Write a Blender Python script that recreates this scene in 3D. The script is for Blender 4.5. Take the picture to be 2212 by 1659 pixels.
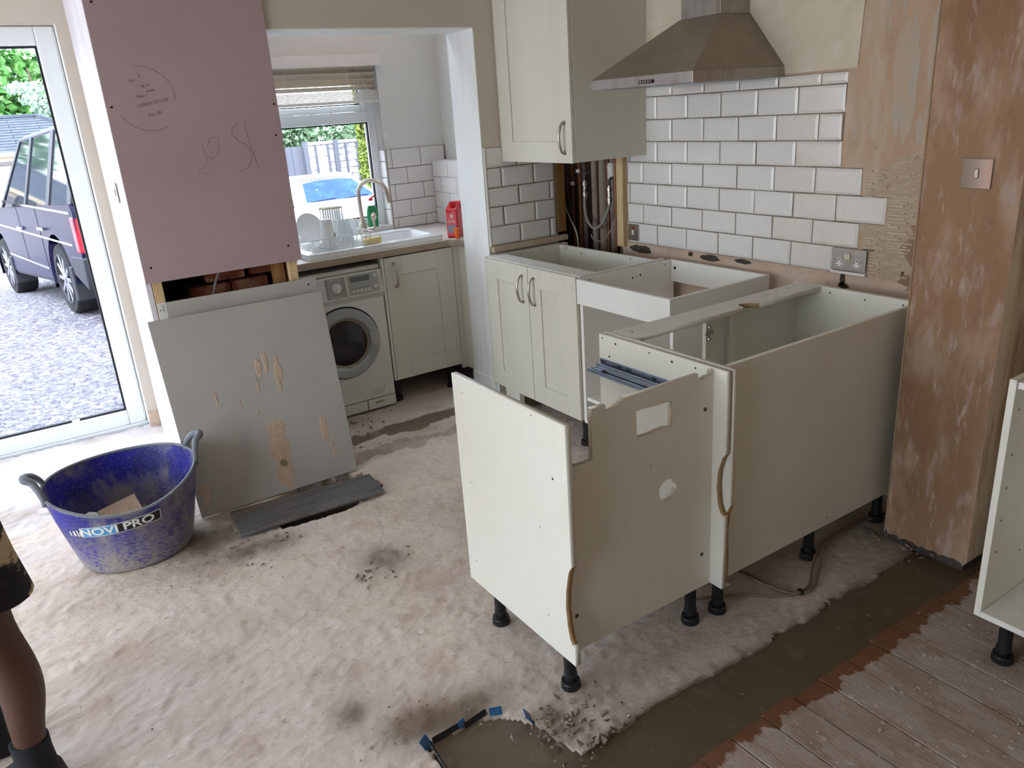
import bpy, bmesh, math, random
import numpy as np
from mathutils import Vector, Matrix
random.seed(7); RNG = np.random.RandomState(7)
S = bpy.context.scene
COL = S.collection
for o in list(bpy.data.objects): bpy.data.objects.remove(o)

# ------------------------------------------------------------------ camera
cam = bpy.data.cameras.new('camera'); camo = bpy.data.objects.new('camera', cam); COL.objects.link(camo)
Rwc = Matrix(((0.8300356, -0.5537773, -0.0661182), (0.2374019, 0.2435558, 0.9403834), (-0.5046595, -0.7962483, 0.3336278)))
camo.matrix_world = Matrix.Translation((-1.05092, -1.43161, 1.61668)) @ Rwc.transposed().to_4x4()
cam.sensor_width = 36.0; cam.lens = 1689.77 / 2212 * 36; cam.clip_start = .02; cam.clip_end = 200
S.camera = camo
S.view_settings.view_transform = 'Standard'; S.view_settings.look = 'None'
S.view_settings.gamma = 1.0; S.view_settings.use_curve_mapping = False
S.view_settings.exposure = 1.58

# ------------------------------------------------------------------ world: bright hazy daylight
W = bpy.data.worlds.new('world'); S.world = W; W.use_nodes = True
nt = W.node_tree; nt.nodes.clear()
sky = nt.nodes.new('ShaderNodeTexSky'); sky.sky_type = 'NISHITA'; sky.sun_disc = False
sky.sun_elevation = math.radians(48); sky.sun_rotation = math.radians(200); sky.dust_density = 2.0; sky.ozone_density = 1.0
mixs = nt.nodes.new('ShaderNodeMix'); mixs.data_type = 'RGBA'; mixs.inputs[0].default_value = .72
cl = nt.nodes.new('ShaderNodeMixRGB'); cl.blend_type = 'MULTIPLY'; cl.inputs[0].default_value = 1; cl.inputs[2].default_value = (.22, .22, .22, 1)
nt.links.new(sky.outputs[0], cl.inputs[1]); nt.links.new(cl.outputs[0], mixs.inputs[6])
mixs.inputs[7].default_value = (.87, .965, 1.10, 1)
bg = nt.nodes.new('ShaderNodeBackground'); bg.inputs[1].default_value = 2.6
nt.links.new(mixs.outputs[2], bg.inputs[0])
wo = nt.nodes.new('ShaderNodeOutputWorld'); nt.links.new(bg.outputs[0], wo.inputs[0])
def portal(name, loc, rot, sx, sy):
    l = bpy.data.lights.new(name, 'AREA'); l.shape = 'RECTANGLE'; l.size = sx; l.size_y = sy; l.cycles.is_portal = True
    o = bpy.data.objects.new(name, l); COL.objects.link(o); o.location = loc; o.rotation_euler = rot
    return o
portal('patio_portal', (-1.8, 3.46, 1.08), (math.radians(-90), 0, 0), 2.5, 2.15)
portal('window_portal', (.66, 3.47, 1.42), (math.radians(-90), 0, 0), .95, 1.0)
portal('added_left_window_portal', (-4.6, .6, 1.2), (0, math.radians(-90), 0), 1.95, 4.4)  # portal for the window added in the left wall
portal('added_rooflight_portal', (.86, 2.93, 2.60), (0, 0, 0), 1.0, .5)  # portal for the added rooflight

# ------------------------------------------------------------------ helpers
def c(r, g, b):
    f = lambda v: (v/255/12.92) if v/255 <= .04045 else ((v/255+.055)/1.055)**2.4
    return (f(r), f(g), f(b), 1)
MATS = {}
def mat(name, col, rough=.5, metal=0, layers=(), bump=0, bscale=60, bstretch=(1,1,1), spec=.5, alpha=1, trans=0, emit=None, ior=1.45, bdetail=6, attr=None, coat=0, grad=None):
    """layers: (colour, scale, (sx,sy,sz), lo, hi, amount) noise patches mixed on top, world-space."""
    m = bpy.data.materials.new(name); m.use_nodes = True; n = m.node_tree; N = n.nodes; L = n.links
    b = N['Principled BSDF']; MATS[name] = m
    b.inputs['Roughness'].default_value = rough; b.inputs['Metallic'].default_value = metal
    b.inputs['Specular IOR Level'].default_value = spec; b.inputs['IOR'].default_value = ior
    b.inputs['Transmission Weight'].default_value = trans; b.inputs['Alpha'].default_value = alpha
    b.inputs['Coat Weight'].default_value = coat
    if emit: b.inputs['Emission Color'].default_value = emit[0]; b.inputs['Emission Strength'].default_value = emit[1]
    b.inputs['Base Color'].default_value = col
    geo = N.new('ShaderNodeNewGeometry')
    cur = None
    def noise(scale, st, detail=5):
        mp = N.new('ShaderNodeMapping'); mp.inputs['Scale'].default_value = st
        off = hash(name) % 97 if False else sum(map(ord, name)) % 97
        mp.inputs['Location'].default_value = (off*1.37, off*.73, off*.31)
        L.new(geo.outputs['Position'], mp.inputs['Vector'])
        t = N.new('ShaderNodeTexNoise'); t.inputs['Scale'].default_value = scale; t.inputs['Detail'].default_value = detail; t.inputs['Roughness'].default_value = .62
        L.new(mp.outputs[0], t.inputs['Vector']); return t.outputs['Fac']
    def mixin(prev, fac, colr):
        x = N.new('ShaderNodeMix'); x.data_type = 'RGBA'
        L.new(fac, x.inputs[0])
        if prev is None: x.inputs[6].default_value = col
        else: L.new(prev, x.inputs[6])
        x.inputs[7].default_value = colr
        return x.outputs[2]
    for ly in layers:
        colr, sc, st, lo, hi, am = ly[:6]
        f = noise(sc, st)
        r = N.new('ShaderNodeMapRange'); r.inputs[1].default_value = lo; r.inputs[2].default_value = hi; r.inputs[3].default_value = 0; r.inputs[4].default_value = am
        L.new(f, r.inputs[0]); f = r.outputs[0]
        if len(ly) > 6:   # limit to a band of a world axis: (axis, a, b) soft edge a->b, jittered
            ax, a0, a1 = ly[6]
            sep = N.new('ShaderNodeSeparateXYZ'); L.new(geo.outputs['Position'], sep.inputs[0])
            amp = .12 if abs(a1-a0) > .02 else .16
            jit = noise(9 if amp == .12 else 10, (1,1,1) if amp == .12 else (1.1,.6,1)); ad = N.new('ShaderNodeMath'); ad.operation = 'MULTIPLY_ADD'; ad.inputs[1].default_value = amp; L.new(jit, ad.inputs[0])
            L.new(sep.outputs[ax], ad.inputs[2])
            r2 = N.new('ShaderNodeMapRange'); r2.inputs[1].default_value = a0+amp/2; r2.inputs[2].default_value = a1+amp/2; L.new(ad.outputs[0], r2.inputs[0])
            mu = N.new('ShaderNodeMath'); mu.operation = 'MULTIPLY'; L.new(f, mu.inputs[0]); L.new(r2.outputs[0], mu.inputs[1]); f = mu.outputs[0]
        cur = mixin(cur, f, colr)
    if attr:
        for an, colr, am in attr:
            a = N.new('ShaderNodeAttribute'); a.attribute_name = an
            mu = N.new('ShaderNodeMath'); mu.operation = 'MULTIPLY'; mu.inputs[1].default_value = am; mu.use_clamp = True
            L.new(a.outputs['Fac'], mu.inputs[0]); cur = mixin(cur, mu.outputs[0], colr)
    if cur is not None: L.new(cur, b.inputs['Base Color'])
    if bump:
        bp = N.new('ShaderNodeBump'); bp.inputs['Strength'].default_value = min(1, bump); bp.inputs['Distance'].default_value = .01*max(1, bump)
        L.new(noise(bscale, bstretch, bdetail), bp.inputs['Height']); L.new(bp.outputs[0], b.inputs['Normal'])
    return m

def props(o, label=None, cat=None, group=None, kind=None):
    if label: o['label'] = label
    if cat: o['category'] = cat
    if group: o['group'] = group
    if kind: o['kind'] = kind
    return o
def thing(name, label, cat, loc=(0, 0, 0), group=None, kind=None):
    o = bpy.data.objects.new(name, None); o.empty_display_size = .05; COL.objects.link(o); o.location = loc
    return props(o, label, cat, group, kind)
def setparent(o, parent):
    if parent is not None:
        o.parent = parent
        l = Vector((0, 0, 0)); p = parent
        while p is not None: l += p.location if p.parent is None else (p.location + p.matrix_parent_inverse.translation); p = p.parent
        o.matrix_parent_inverse = Matrix.Translation(-l)
def link(name, me, m, parent=None, smooth=False, bevel=0, angle=40):
    """me has world-space verts; recentre its origin on the bounding box"""
    n = len(me.vertices); co = np.empty(n*3, np.float32); me.vertices.foreach_get('co', co); co = co.reshape(-1, 3)
    ctr = (co.min(0)+co.max(0))/2; co = co-ctr; me.vertices.foreach_set('co', co.ravel())
    if isinstance(m, (list, tuple)):
        for q in m: me.materials.append(MATS[q])
    elif m: me.materials.append(MATS[m])
    if smooth:
        me.polygons.foreach_set('use_smooth', [True]*len(me.polygons)); me.set_sharp_from_angle(angle=math.radians(angle))
    me.update()
    o = bpy.data.objects.new(name, me); COL.objects.link(o); o.location = Vector(ctr.tolist())
    setparent(o, parent)
    if bevel:
        bv = o.modifiers.new('bevel', 'BEVEL'); bv.width = bevel; bv.segments = 2; bv.limit_method = 'ANGLE'; bv.angle_limit = math.radians(50)
    return o
class MB:
    def __init__(s): s.v = []; s.f = []
    def add(s, vs, fs):
        k = len(s.v); s.v += [tuple(p) for p in vs]; s.f += [tuple(i+k for i in f) for f in fs]; return s
    def box(s, x0, x1, y0, y1, z0, z1):
        v = [(x, y, z) for x in (x0, x1) for y in (y0, y1) for z in (z0, z1)]
        return s.add(v, [(0,1,3,2), (4,6,7,5), (0,4,5,1), (2,3,7,6), (0,2,6,4), (1,5,7,3)])
    def obox(s, ctr, ax, ay, az, hx, hy, hz):
        ctr, ax, ay, az = Vector(ctr), Vector(ax), Vector(ay), Vector(az)
        v = [ctr+ax*hx*i+ay*hy*j+az*hz*k for i in (-1, 1) for j in (-1, 1) for k in (-1, 1)]
        return s.add(v, [(0,1,3,2), (4,6,7,5), (0,4,5,1), (2,3,7,6), (0,2,6,4), (1,5,7,3)])
    def prism(s, poly, axis, a0, a1):
        n = len(poly)
        def P(p, a):
            return {0: (a, p[0], p[1]), 1: (p[0], a, p[1]), 2: (p[0], p[1], a)}[axis]
        v = [P(p, a0) for p in poly]+[P(p, a1) for p in poly]
        return s.add(v, [tuple(range(n)), tuple(range(2*n-1, n-1, -1))]+[(i, i+n, (i+1) % n+n, (i+1) % n) for i in range(n)])
    def loft(s, rings, cap=True, closed=True):
        n = len(rings[0]); v = [p for r in rings for p in r]; f = []
        for k in range(len(rings)-1):
            for i in range(n if closed else n-1):
                j = (i+1) % n; f.append((k*n+i, k*n+j, (k+1)*n+j, (k+1)*n+i))
        if cap: f.append(tuple(range(n-1, -1, -1))); f.append(tuple(range((len(rings)-1)*n, len(rings)*n)))
        return s.add(v, f)
    def tube(s, path, r, n=8, cap=True):
        path = [Vector(p) for p in path]; rings = []; up = None
        for i, p in enumerate(path):
            t = (path[min(i+1, len(path)-1)]-path[max(i-1, 0)]).normalized()
            if up is None: up = Vector((0, 0, 1)) if abs(t.z) < .9 else Vector((1, 0, 0))
            a = t.cross(up); 
            if a.length < 1e-4: a = t.cross(Vector((1, .3, 0)))
            a.normalize(); b = a.cross(t).normalized(); up = b
            rr = r[i] if isinstance(r, (list, tuple)) else r
            rings.append([p+(a*math.cos(2*math.pi*k/n)+b*math.sin(2*math.pi*k/n))*rr for k in range(n)])
        return s.loft(rings, cap)
    def cyl(s, p0, p1, r0, r1=None, n=16): return s.tube([p0, p1], [r0, r0 if r1 is None else r1], n)
    def lathe(s, prof, ctr, n=24, axis=(0, 0, 1), sx=1, sy=1, cap=True):
        ax = Vector(axis).normalized(); u = Vector((1, 0, 0)) if abs(ax.x) < .9 else Vector((0, 1, 0))
        u = (u-ax*u.dot(ax)).normalized(); w = ax.cross(u); ctr = Vector(ctr)
        return s.loft([[ctr+ax*h+(u*math.cos(2*math.pi*k/n)*sx+w*math.sin(2*math.pi*k/n)*sy)*r for k in range(n)] for r, h in prof], cap)
    def mesh(s):
        me = bpy.data.meshes.new('m'); me.from_pydata(s.v, [], s.f)
        bm = bmesh.new(); bm.from_mesh(me); bmesh.ops.recalc_face_normals(bm, faces=bm.faces); bm.to_mesh(me); bm.free()
        return me
    def build(s, name, m, parent=None, smooth=False, bevel=0, angle=40): return link(name, s.mesh(), m, parent, smooth, bevel, angle)
def bez(pts, n=24):
    """smooth Catmull-Rom path through points"""
    P = [Vector(p) for p in pts]; P = [P[0]*2-P[1]]+P+[P[-1]*2-P[-2]]; out = []
    for i in range(1, len(P)-2):
        for k in range(n):
            t = k/n; a, b, d, e = P[i-1], P[i], P[i+1], P[i+2]
            out.append(.5*((2*b)+(d-a)*t+(2*a-5*b+4*d-e)*t*t+(3*b-a-3*d+e)*t**3))
    out.append(P[-2]); return out
def plate(loops, axis, a0, a1):
    """flat sheet with holes: loops of 2D points, extruded along axis between a0 and a1 (world)"""
    cu = bpy.data.curves.new('p', 'CURVE'); cu.dimensions = '2D'; cu.fill_mode = 'BOTH'; cu.extrude = .5
    for lp in loops:
        sp = cu.splines.new('POLY'); sp.points.add(len(lp)-1)
        for q, p in zip(sp.points, lp): q.co = (p[0], p[1], 0, 1)
        sp.use_cyclic_u = True
    ob = bpy.data.objects.new('p', cu); me = bpy.data.meshes.new_from_object(ob)
    bpy.data.objects.remove(ob); bpy.data.curves.remove(cu)
    n = len(me.vertices); co = np.empty(n*3, np.float32); me.vertices.foreach_get('co', co); co = co.reshape(-1, 3)
    w = a0+(co[:, 2]+.5)*(a1-a0); q = np.empty_like(co)
    if axis == 0: q[:, 0] = w; q[:, 1] = co[:, 0]; q[:, 2] = co[:, 1]
    elif axis == 1: q[:, 0] = co[:, 0]; q[:, 1] = w; q[:, 2] = co[:, 1]
    else: q[:, 0] = co[:, 0]; q[:, 1] = co[:, 1]; q[:, 2] = w
    me.vertices.foreach_set('co', q.ravel())
    bm = bmesh.new(); bm.from_mesh(me); bmesh.ops.remove_doubles(bm, verts=bm.verts, dist=1e-5); bmesh.ops.recalc_face_normals(bm, faces=bm.faces); bm.to_mesh(me); bm.free()
    me.update(); return me
def edge_mat(me, axis, cond):
    """second material slot on the cut rim faces where cond(centre) holds"""
    for p in me.polygons:
        if abs(p.normal[axis]) < .5 and cond(p.center): p.material_index = 1
def text_mesh(txt, size, extrude=.0006, bold=False):
    cu = bpy.data.curves.new('t', 'FONT'); cu.body = txt; cu.size = size; cu.extrude = extrude; cu.align_x = 'CENTER'; cu.align_y = 'CENTER'
    if bold: cu.offset = size*.025
    ob = bpy.data.objects.new('t', cu); me = bpy.data.meshes.new_from_object(ob); bpy.data.objects.remove(ob); bpy.data.curves.remove(cu); return me
def place_text(name, txt, size, origin, ux, uy, m, parent, bold=False, extrude=.0006, warp=None):
    me = text_mesh(txt, size, extrude, bold); ux, uy = Vector(ux).normalized(), Vector(uy).normalized(); un = ux.cross(uy); o = Vector(origin)
    for v in me.vertices:
        v.co = warp(v.co) if warp else o+ux*v.co.x+uy*v.co.y+un*v.co.z
    return link(name, me, m, parent)
def rr(x0, x1, y0, y1, r, n=5):
    out = []
    for cx, cy, a in ((x1-r, y1-r, 0), (x0+r, y1-r, 90), (x0+r, y0+r, 180), (x1-r, y0+r, 270)):
        for k in range(n+1):
            t = math.radians(a+90*k/n); out.append((cx+r*math.cos(t), cy+r*math.sin(t)))
    return out

# ------------------------------------------------------------------ materials
mat('carcass', c(231, 228, 215), .38, layers=[(c(219, 212, 192), 3, (1,1,1), .45, .75, .35), (c(190, 180, 160), 26, (1,1,1), .62, .8, .25)])
mat('carcass_white', c(238, 236, 228), .35, layers=[(c(222, 220, 212), 4, (1,1,1), .5, .8, .3)])
mat('painted_door', c(220, 215, 200), .45, layers=[(c(204, 199, 182), 3, (2,2,.5), .45, .75, .4), (c(224, 221, 210), 6, (3,3,.6), .5, .75, .25)], bump=.04, bscale=40, bstretch=(6,6,.6))
mat('dusty_edge', c(232, 229, 217), .6, layers=[(c(206, 206, 204), 14, (1,1,1), .45, .7, .6), (c(168, 160, 145), 40, (1,1,1), .62, .75, .4)])
mat('chipboard', c(186, 152, 108), .9, layers=[(c(140, 106, 70), 180, (1,1,1), .5, .62, .7), (c(222, 200, 165), 260, (1,1,1), .55, .66, .6)], bump=.4, bscale=320)
mat('chrome_dark', c(150, 150, 154), .1, 1)
mat('chip_pale', c(206, 192, 170), .9, layers=[(c(160, 136, 106), 160, (1,1,1), .5, .62, .7)], bump=.4, bscale=320)
mat('recess', c(96, 74, 58), .95, layers=[(c(64, 48, 38), 8, (1,1,1), .45, .65, .7)], bump=.5, bscale=30)
mat('hole_dark', c(22, 18, 15), .9)
mat('screw_grey', c(96, 92, 88), .4, .6)
mat('black_plastic', c(30, 31, 33), .38, layers=[(c(92, 90, 86), 34, (1,1,1), .6, .8, .5)])
mat('zinc', c(146, 158, 172), .32, .85, layers=[(c(110, 122, 138), 30, (1,1,1), .45, .7, .5)])
mat('nickel', c(190, 182, 170), .28, .95)
mat('steel_dusty', c(148, 136, 122), .42, .55, layers=[(c(172, 158, 142), 7, (1,1,1), .4, .7, .5), (c(112, 98, 80), 26, (1,1,1), .58, .75, .5), (c(196, 186, 170), 120, (1,1,1), .7, .78, .6)], bump=.06, bscale=50)
mat('steel_band', c(170, 164, 158), .36, .7, layers=[(c(120, 108, 94), 16, (1,1,.3), .5, .75, .6)])
mat('metro_tile', c(232, 230, 226), .12, layers=[(c(224, 218, 208), 5, (1,1,1), .45, .75, .5), (c(160, 140, 120), 90, (1,1,1), .72, .78, .7)], spec=.55)
mat('metro_tile_warm', c(228, 222, 214), .16, layers=[(c(206, 190, 172), 14, (1,1,1), .55, .8, .6), (c(150, 126, 104), 70, (1,1,1), .69, .76, .8)], spec=.5)
mat('grout', c(138, 122, 108), .9, layers=[(c(96, 82, 70), 30, (1,1,1), .5, .7, .6)])
mat('white_paint', c(236, 238, 236), .55, layers=[(c(224, 224, 218), 3, (1,1,.4), .45, .8, .4)])
mat('jamb_paint', c(238, 238, 234), .5, layers=[(c(214, 206, 194), 7, (2,2,.3), .5, .75, .5)], bump=.05, bscale=20, bstretch=(3,3,.4))
mat('beige_paint', c(206, 196, 180), .6, layers=[(c(190, 180, 164), 3, (1,1,1), .45, .8, .5)])
mat('alcove_paint', c(226, 228, 222), .6, layers=[(c(216, 217, 210), 2, (1,1,1), .45, .8, .4)])
mat('plaster_wall', c(192, 164, 138), .8, layers=[
    (c(176, 144, 114), 4, (1,2.2,.6), .42, .7, .7), (c(208, 188, 168), 5, (1,2,.6), .5, .66, .65), (c(178, 176, 168), 4, (1,5,.9), .57, .66, .7),
    (c(214, 190, 172), 3, (1,1,1), .2, .3, .85, (2, .93, .86)),
    (c(148, 112, 92), 22, (1,1,1), .6, .74, .5)], bump=.22, bscale=26, bstretch=(1,1,1))
mat('drip', c(186, 172, 158), .9)
mat('cream_wall', c(216, 204, 182), .7, layers=[(c(198, 184, 158), 5, (1,1,1), .45, .7, .6), (c(226, 218, 204), 9, (1,1,1), .5, .7, .5), (c(172, 150, 122), 13, (1,1,1), .66, .8, .5)], bump=.06, bscale=12)
mat('pier_plaster', c(156, 122, 92), .82, layers=[
    (c(136, 100, 72), 3, (1,1,.6), .4, .66, .8), (c(186, 158, 134), 5, (1,1.6,.7), .5, .66, .6), (c(180, 158, 148), 11, (1,2,.6), .56, .66, .6), (c(196, 176, 160), 20, (1,2.2,.5), .6, .68, .5),
    (c(120, 84, 58), 20, (1,1,.6), .6, .75, .45)], bump=.35, bscale=22, bstretch=(1,1.3,.7))
mat('pier_side', c(166, 140, 110), .82, layers=[(c(138, 100, 64), 4, (6,1,.5), .48, .6, .8), (c(186, 166, 140), 8, (3,1,.5), .5, .7, .6), (c(150, 146, 136), 3, (1,1,1), .5, .7, .5)], bump=.2, bscale=26)
mat('mortar_dark', c(84, 76, 68), .95, layers=[(c(46, 40, 34), 30, (1,1,1), .45, .65, .8), (c(122, 112, 100), 60, (1,1,1), .6, .75, .6)], bump=1, bscale=70)
mat('adhesive', c(202, 186, 162), .85, layers=[(c(176, 154, 126), 30, (1,1,1), .5, .7, .6)], bump=.4, bscale=90)
mat('pink_board', c(178, 154, 156), .78, layers=[(c(168, 138, 142), 2, (1,1,1), .4, .7, .5), (c(206, 186, 188), 24, (1,1,.4), .73, .8, .5)])
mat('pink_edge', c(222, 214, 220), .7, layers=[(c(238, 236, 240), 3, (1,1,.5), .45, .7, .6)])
mat('grey_board', c(176, 171, 165), .8, layers=[(c(186, 180, 172), 3, (1,1,1), .4, .7, .5), (c(150, 140, 130), 40, (1,1,1), .7, .78, .4)])
mat('splash', c(196, 188, 178), .8)
mat('board_core', c(226, 222, 214), .9)
mat('plaster_smear', c(200, 176, 154), .8, layers=[(c(182, 154, 128), 30, (1,1,.4), .45, .65, .6), (c(222, 196, 172), 60, (1,1,1), .55, .7, .5)], bump=.5, bscale=80)
mat('pencil', c(116, 96, 98), .8)
mat('timber', c(214, 186, 142), .7, layers=[(c(180, 146, 100), 10, (8,8,.5), .45, .65, .5), (c(226, 204, 166), 22, (10,10,.4), .5, .7, .5)], bump=.08, bscale=60, bstretch=(6,6,.4))
mat('timber_old', c(150, 108, 60), .8, layers=[(c(112, 78, 42), 12, (8,8,.5), .45, .65, .6)], bump=.15, bscale=50, bstretch=(6,6,.4))
mat('brick_red', c(150, 84, 62), .9, layers=[(c(196, 150, 122), 14, (1,1,1), .5, .62, .7), (c(96, 58, 46), 30, (1,1,1), .55, .7, .6)], bump=.8, bscale=60)
mat('dark_void', c(58, 50, 46), .95, layers=[(c(38, 32, 28), 8, (1,1,1), .45, .65, .7)], bump=.5, bscale=30)
mat('screed', c(222, 207, 190), .88, layers=[
    (c(188, 178, 172), 1.3, (1,1,1), .42, .62, .6), (c(218, 206, 198), 2.7, (1,1.6,1), .45, .65, .65),
    (c(196, 168, 148), 5, (1,1.5,1), .52, .68, .6), (c(224, 216, 212), 16, (1,2,1), .56, .68, .6),
    (c(172, 148, 130), 34, (1,1.8,1), .6, .7, .65), (c(130, 112, 98), 90, (1,1,1), .72, .77, .6)],
    bump=.5, bscale=52, bstretch=(1,1.5,1), bdetail=12,
    attr=[('rough', c(228, 226, 226), .75), ('damp', c(98, 83, 66), .9), ('stain', c(150, 116, 88), .7)])
mat('wet_mortar', c(98, 84, 66), .3, layers=[(c(84, 68, 48), 3, (1,1,1), .42, .65, .7), (c(132, 120, 104), 14, (1,1,1), .58, .75, .5)], bump=.1, bscale=22, spec=.5)
mat('floorboard', c(162, 142, 124), .85, layers=[
    (c(128, 98, 80), 6, (5,.8,1), .52, .68, .5), (c(182, 168, 158), 5, (2,.8,1), .42, .6, .8), (c(190, 178, 168), 9, (1.6,1,1), .52, .66, .7), (c(204, 194, 184), 34, (1.3,1,1), .62, .68, .7),
    (c(96, 64, 44), 44, (5,.8,1), .6, .72, .5),
    (c(112, 66, 30), 3, (1,1,1), .2, .3, .9, (1, -.375, -.368))],
    bump=.4, bscale=40, bstretch=(5,.7,1))
mat('rubble', c(150, 132, 116), .95, layers=[(c(110, 94, 80), 40, (1,1,1), .5, .7, .7), (c(206, 192, 178), 70, (1,1,1), .58, .7, .6)], bump=.8, bscale=90)
mat('membrane_blue', c(44, 96, 140), .35, layers=[(c(28, 62, 92), 20, (1,1,1), .5, .7, .6)])
mat('membrane_black', c(24, 26, 30), .3)
mat('slate_plank', c(98, 96, 92), .5, layers=[(c(70, 70, 72), 4, (.8,5,1), .45, .62, .8), (c(126, 122, 116), 8, (.6,6,1), .5, .68, .7), (c(142, 112, 92), 3, (.6,3,1), .6, .7, .6)], bump=.15, bscale=30, bstretch=(.6,5,1))
mat('bucket_blue', c(34, 36, 150), .5, layers=[(c(28, 28, 84), 6, (1,1,1), .45, .6, .7), (c(136, 130, 128), 4, (1.4,1.4,1), .47, .6, .85), (c(150, 142, 132), 120, (1,1,1.8), .55, .64, .45),
    (c(158, 150, 138), 60, (1,1,2.2), .34, .56, .95, (2, .24, .03))], bump=.12, bscale=60)
mat('bucket_rim', c(118, 122, 128), .55, layers=[(c(84, 86, 100), 20, (1,1,1), .5, .7, .6)])
mat('sticker_blue', c(78, 150, 200), .5); mat('sticker_black', c(24, 24, 26), .5); mat('sticker_white', c(224, 222, 214), .5)
mat('cable_grey', c(150, 146, 138), .55); mat('cable_dirty', c(128, 112, 92), .7)
mat('copper_dull', c(158, 106, 78), .5, .35, layers=[(c(104, 72, 54), 12, (1,1,.5), .45, .65, .6)])
mat('pipe_lag', c(150, 132, 120), .75, layers=[(c(176, 162, 150), 9, (3,3,.4), .5, .7, .6)])
mat('pipe_dark', c(92, 84, 80), .7); mat('brass_plated', c(196, 188, 172), .3, .8); mat('white_plastic', c(232, 230, 224), .4)
mat('cream_plastic', c(226, 216, 190), .45); mat('red_neon', c(150, 30, 24), .3)
mat('upvc', c(238, 242, 244), .28); mat('gasket', c(32, 32, 36), .6)
mat('glass', (1, 1, 1, 1), .0, trans=1, ior=1.02, spec=.3)
mat('worktop', c(168, 150, 132), .5, layers=[(c(138, 118, 100), 9, (.6,3,3), .45, .65, .6), (c(196, 182, 166), 30, (.5,3,3), .55, .7, .5)])
mat('worktop_top', c(206, 198, 188), .5, layers=[(c(182, 170, 156), 20, (1,1,1), .5, .7, .5)])
mat('ceramic', c(240, 240, 238), .12); mat('ceramic_shadow', c(120, 118, 116), .35)
mat('brushed_tap', c(186, 176, 160), .3, .8)
mat('washer_white', c(226, 226, 220), .32, layers=[(c(206, 202, 188), 4, (1,1,1), .5, .75, .4)])
mat('washer_grey', c(170, 172, 168), .35, .2); mat('washer_panel', c(206, 206, 202), .4); mat('lcd', c(104, 112, 110), .3)
mat('washer_glass', c(38, 38, 40), .12); mat('door_silver', c(164, 168, 170), .3, .5); mat('print_dark', c(90, 90, 90), .6); mat('amber_rubber', c(170, 150, 118), .5)
mat('blind_wood', c(198, 184, 166), .5, layers=[(c(190, 170, 144), 8, (.3,3,3), .45, .7, .4)]); mat('blind_white', c(236, 234, 228), .45); mat('cord', c(222, 214, 196), .7)
mat('green_liquid', c(14, 132, 72), .15, spec=.6); mat('red_cap', c(214, 40, 40), .35); mat('clear_plastic', c(226, 232, 232), .15, alpha=.55)
mat('red_bottle', c(206, 30, 36), .3); mat('label_pink', c(236, 90, 100), .5); mat('label_grey', c(150, 156, 172), .5); mat('orange_plastic', c(250, 120, 30), .35)
mat('clear_glass', c(236, 242, 244), .05, alpha=.35); mat('sponge', c(244, 226, 160), .9, bump=.5, bscale=200); mat('wire_white', c(226, 226, 222), .4); mat('red_clay', c(150, 52, 44), .45)
mat('skin', c(84, 54, 38), .55, layers=[(c(72, 44, 30), 10, (1,1,1), .45, .7, .5)]); mat('shorts_black', c(20, 19, 20), .8, layers=[(c(190, 166, 130), 5, (1.2,1.2,2.4), .56, .6, .9)]); mat('shirt_black', c(24, 24, 27), .85); mat('boot_black', c(20, 20, 22), .6); mat('sock', c(30, 32, 38), .9); mat('hair', c(30, 22, 18), .7)
mat('gravel', c(122, 120, 128), .9, layers=[(c(84, 80, 92), 16, (1,1,1), .48, .6, .8), (c(196, 196, 202), 24, (1,1,1), .53, .6, .85), (c(58, 55, 66), 40, (1,1,1), .56, .62, .9), (c(120, 140, 90), 1.4, (1,1,1), .66, .74, .4)], bump=1, bscale=70)
mat('outhouse_brick', c(132, 110, 98), .9, layers=[(c(104, 84, 74), 6, (1,1,3), .45, .65, .6)])
mat('house_brick', c(150, 92, 74), .9, layers=[(c(120, 70, 56), 6, (1,1,3), .45, .65, .6)])
mat('car_blue', c(30, 26, 62), .35, .1, spec=.25); mat('car_trim', c(52, 54, 60), .55); mat('chrome', c(225, 228, 232), .12, 1); mat('tyre', c(34, 34, 36), .85, bump=.4, bscale=60)
mat('alloy', c(170, 172, 180), .3, .8); mat('car_glass', c(52, 58, 66), .05, spec=.5); mat('tail_red', c(200, 30, 50), .2)
mat('car_white', c(240, 242, 244), .25, coat=.6); mat('screen_blue', c(26, 62, 150), .15, spec=.12, layers=[(c(50, 92, 180), 4, (1,1,1), .45, .65, .6), (c(200, 214, 240), 14, (1,1,1), .68, .72, .8)])
mat('shingle', c(66, 74, 84), .9, layers=[(c(84, 92, 104), 6, (1,1,1), .45, .65, .7)], bump=.3, bscale=60); mat('garage_wall', c(226, 226, 222), .8); mat('fascia', c(212, 196, 166), .6)
mat('fence_wood', c(176, 176, 182), .85, layers=[(c(120, 122, 134), 5, (1,1,2), .45, .62, .8), (c(220, 220, 222), 14, (1,1,1), .5, .65, .6)]); mat('fence_post', c(96, 100, 110), .85)
mat('leaf_green', c(84, 142, 66), .6, layers=[(c(48, 96, 44), 2.5, (1,1,1), .42, .62, .8), (c(140, 178, 96), 5, (1,1,1), .52, .66, .7)])
mat('leaf_yellow', c(150, 160, 64), .6, layers=[(c(110, 130, 54), 3, (1,1,1), .42, .62, .7)])
mat('leaf_pale', c(176, 200, 178), .6); mat('leaf_dark', c(84, 112, 80), .6, layers=[(c(140, 162, 128), 4, (1,1,1), .48, .62, .8)])
mat('bark', c(92, 76, 62), .9, bump=.5, bscale=40); mat('conifer', c(130, 148, 66), .7, layers=[(c(92, 112, 50), 9, (1,1,1), .45, .62, .7)])
mat('ceiling_paint', c(236, 232, 220), .8); mat('room_wall', c(216, 200, 172), .8)

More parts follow.
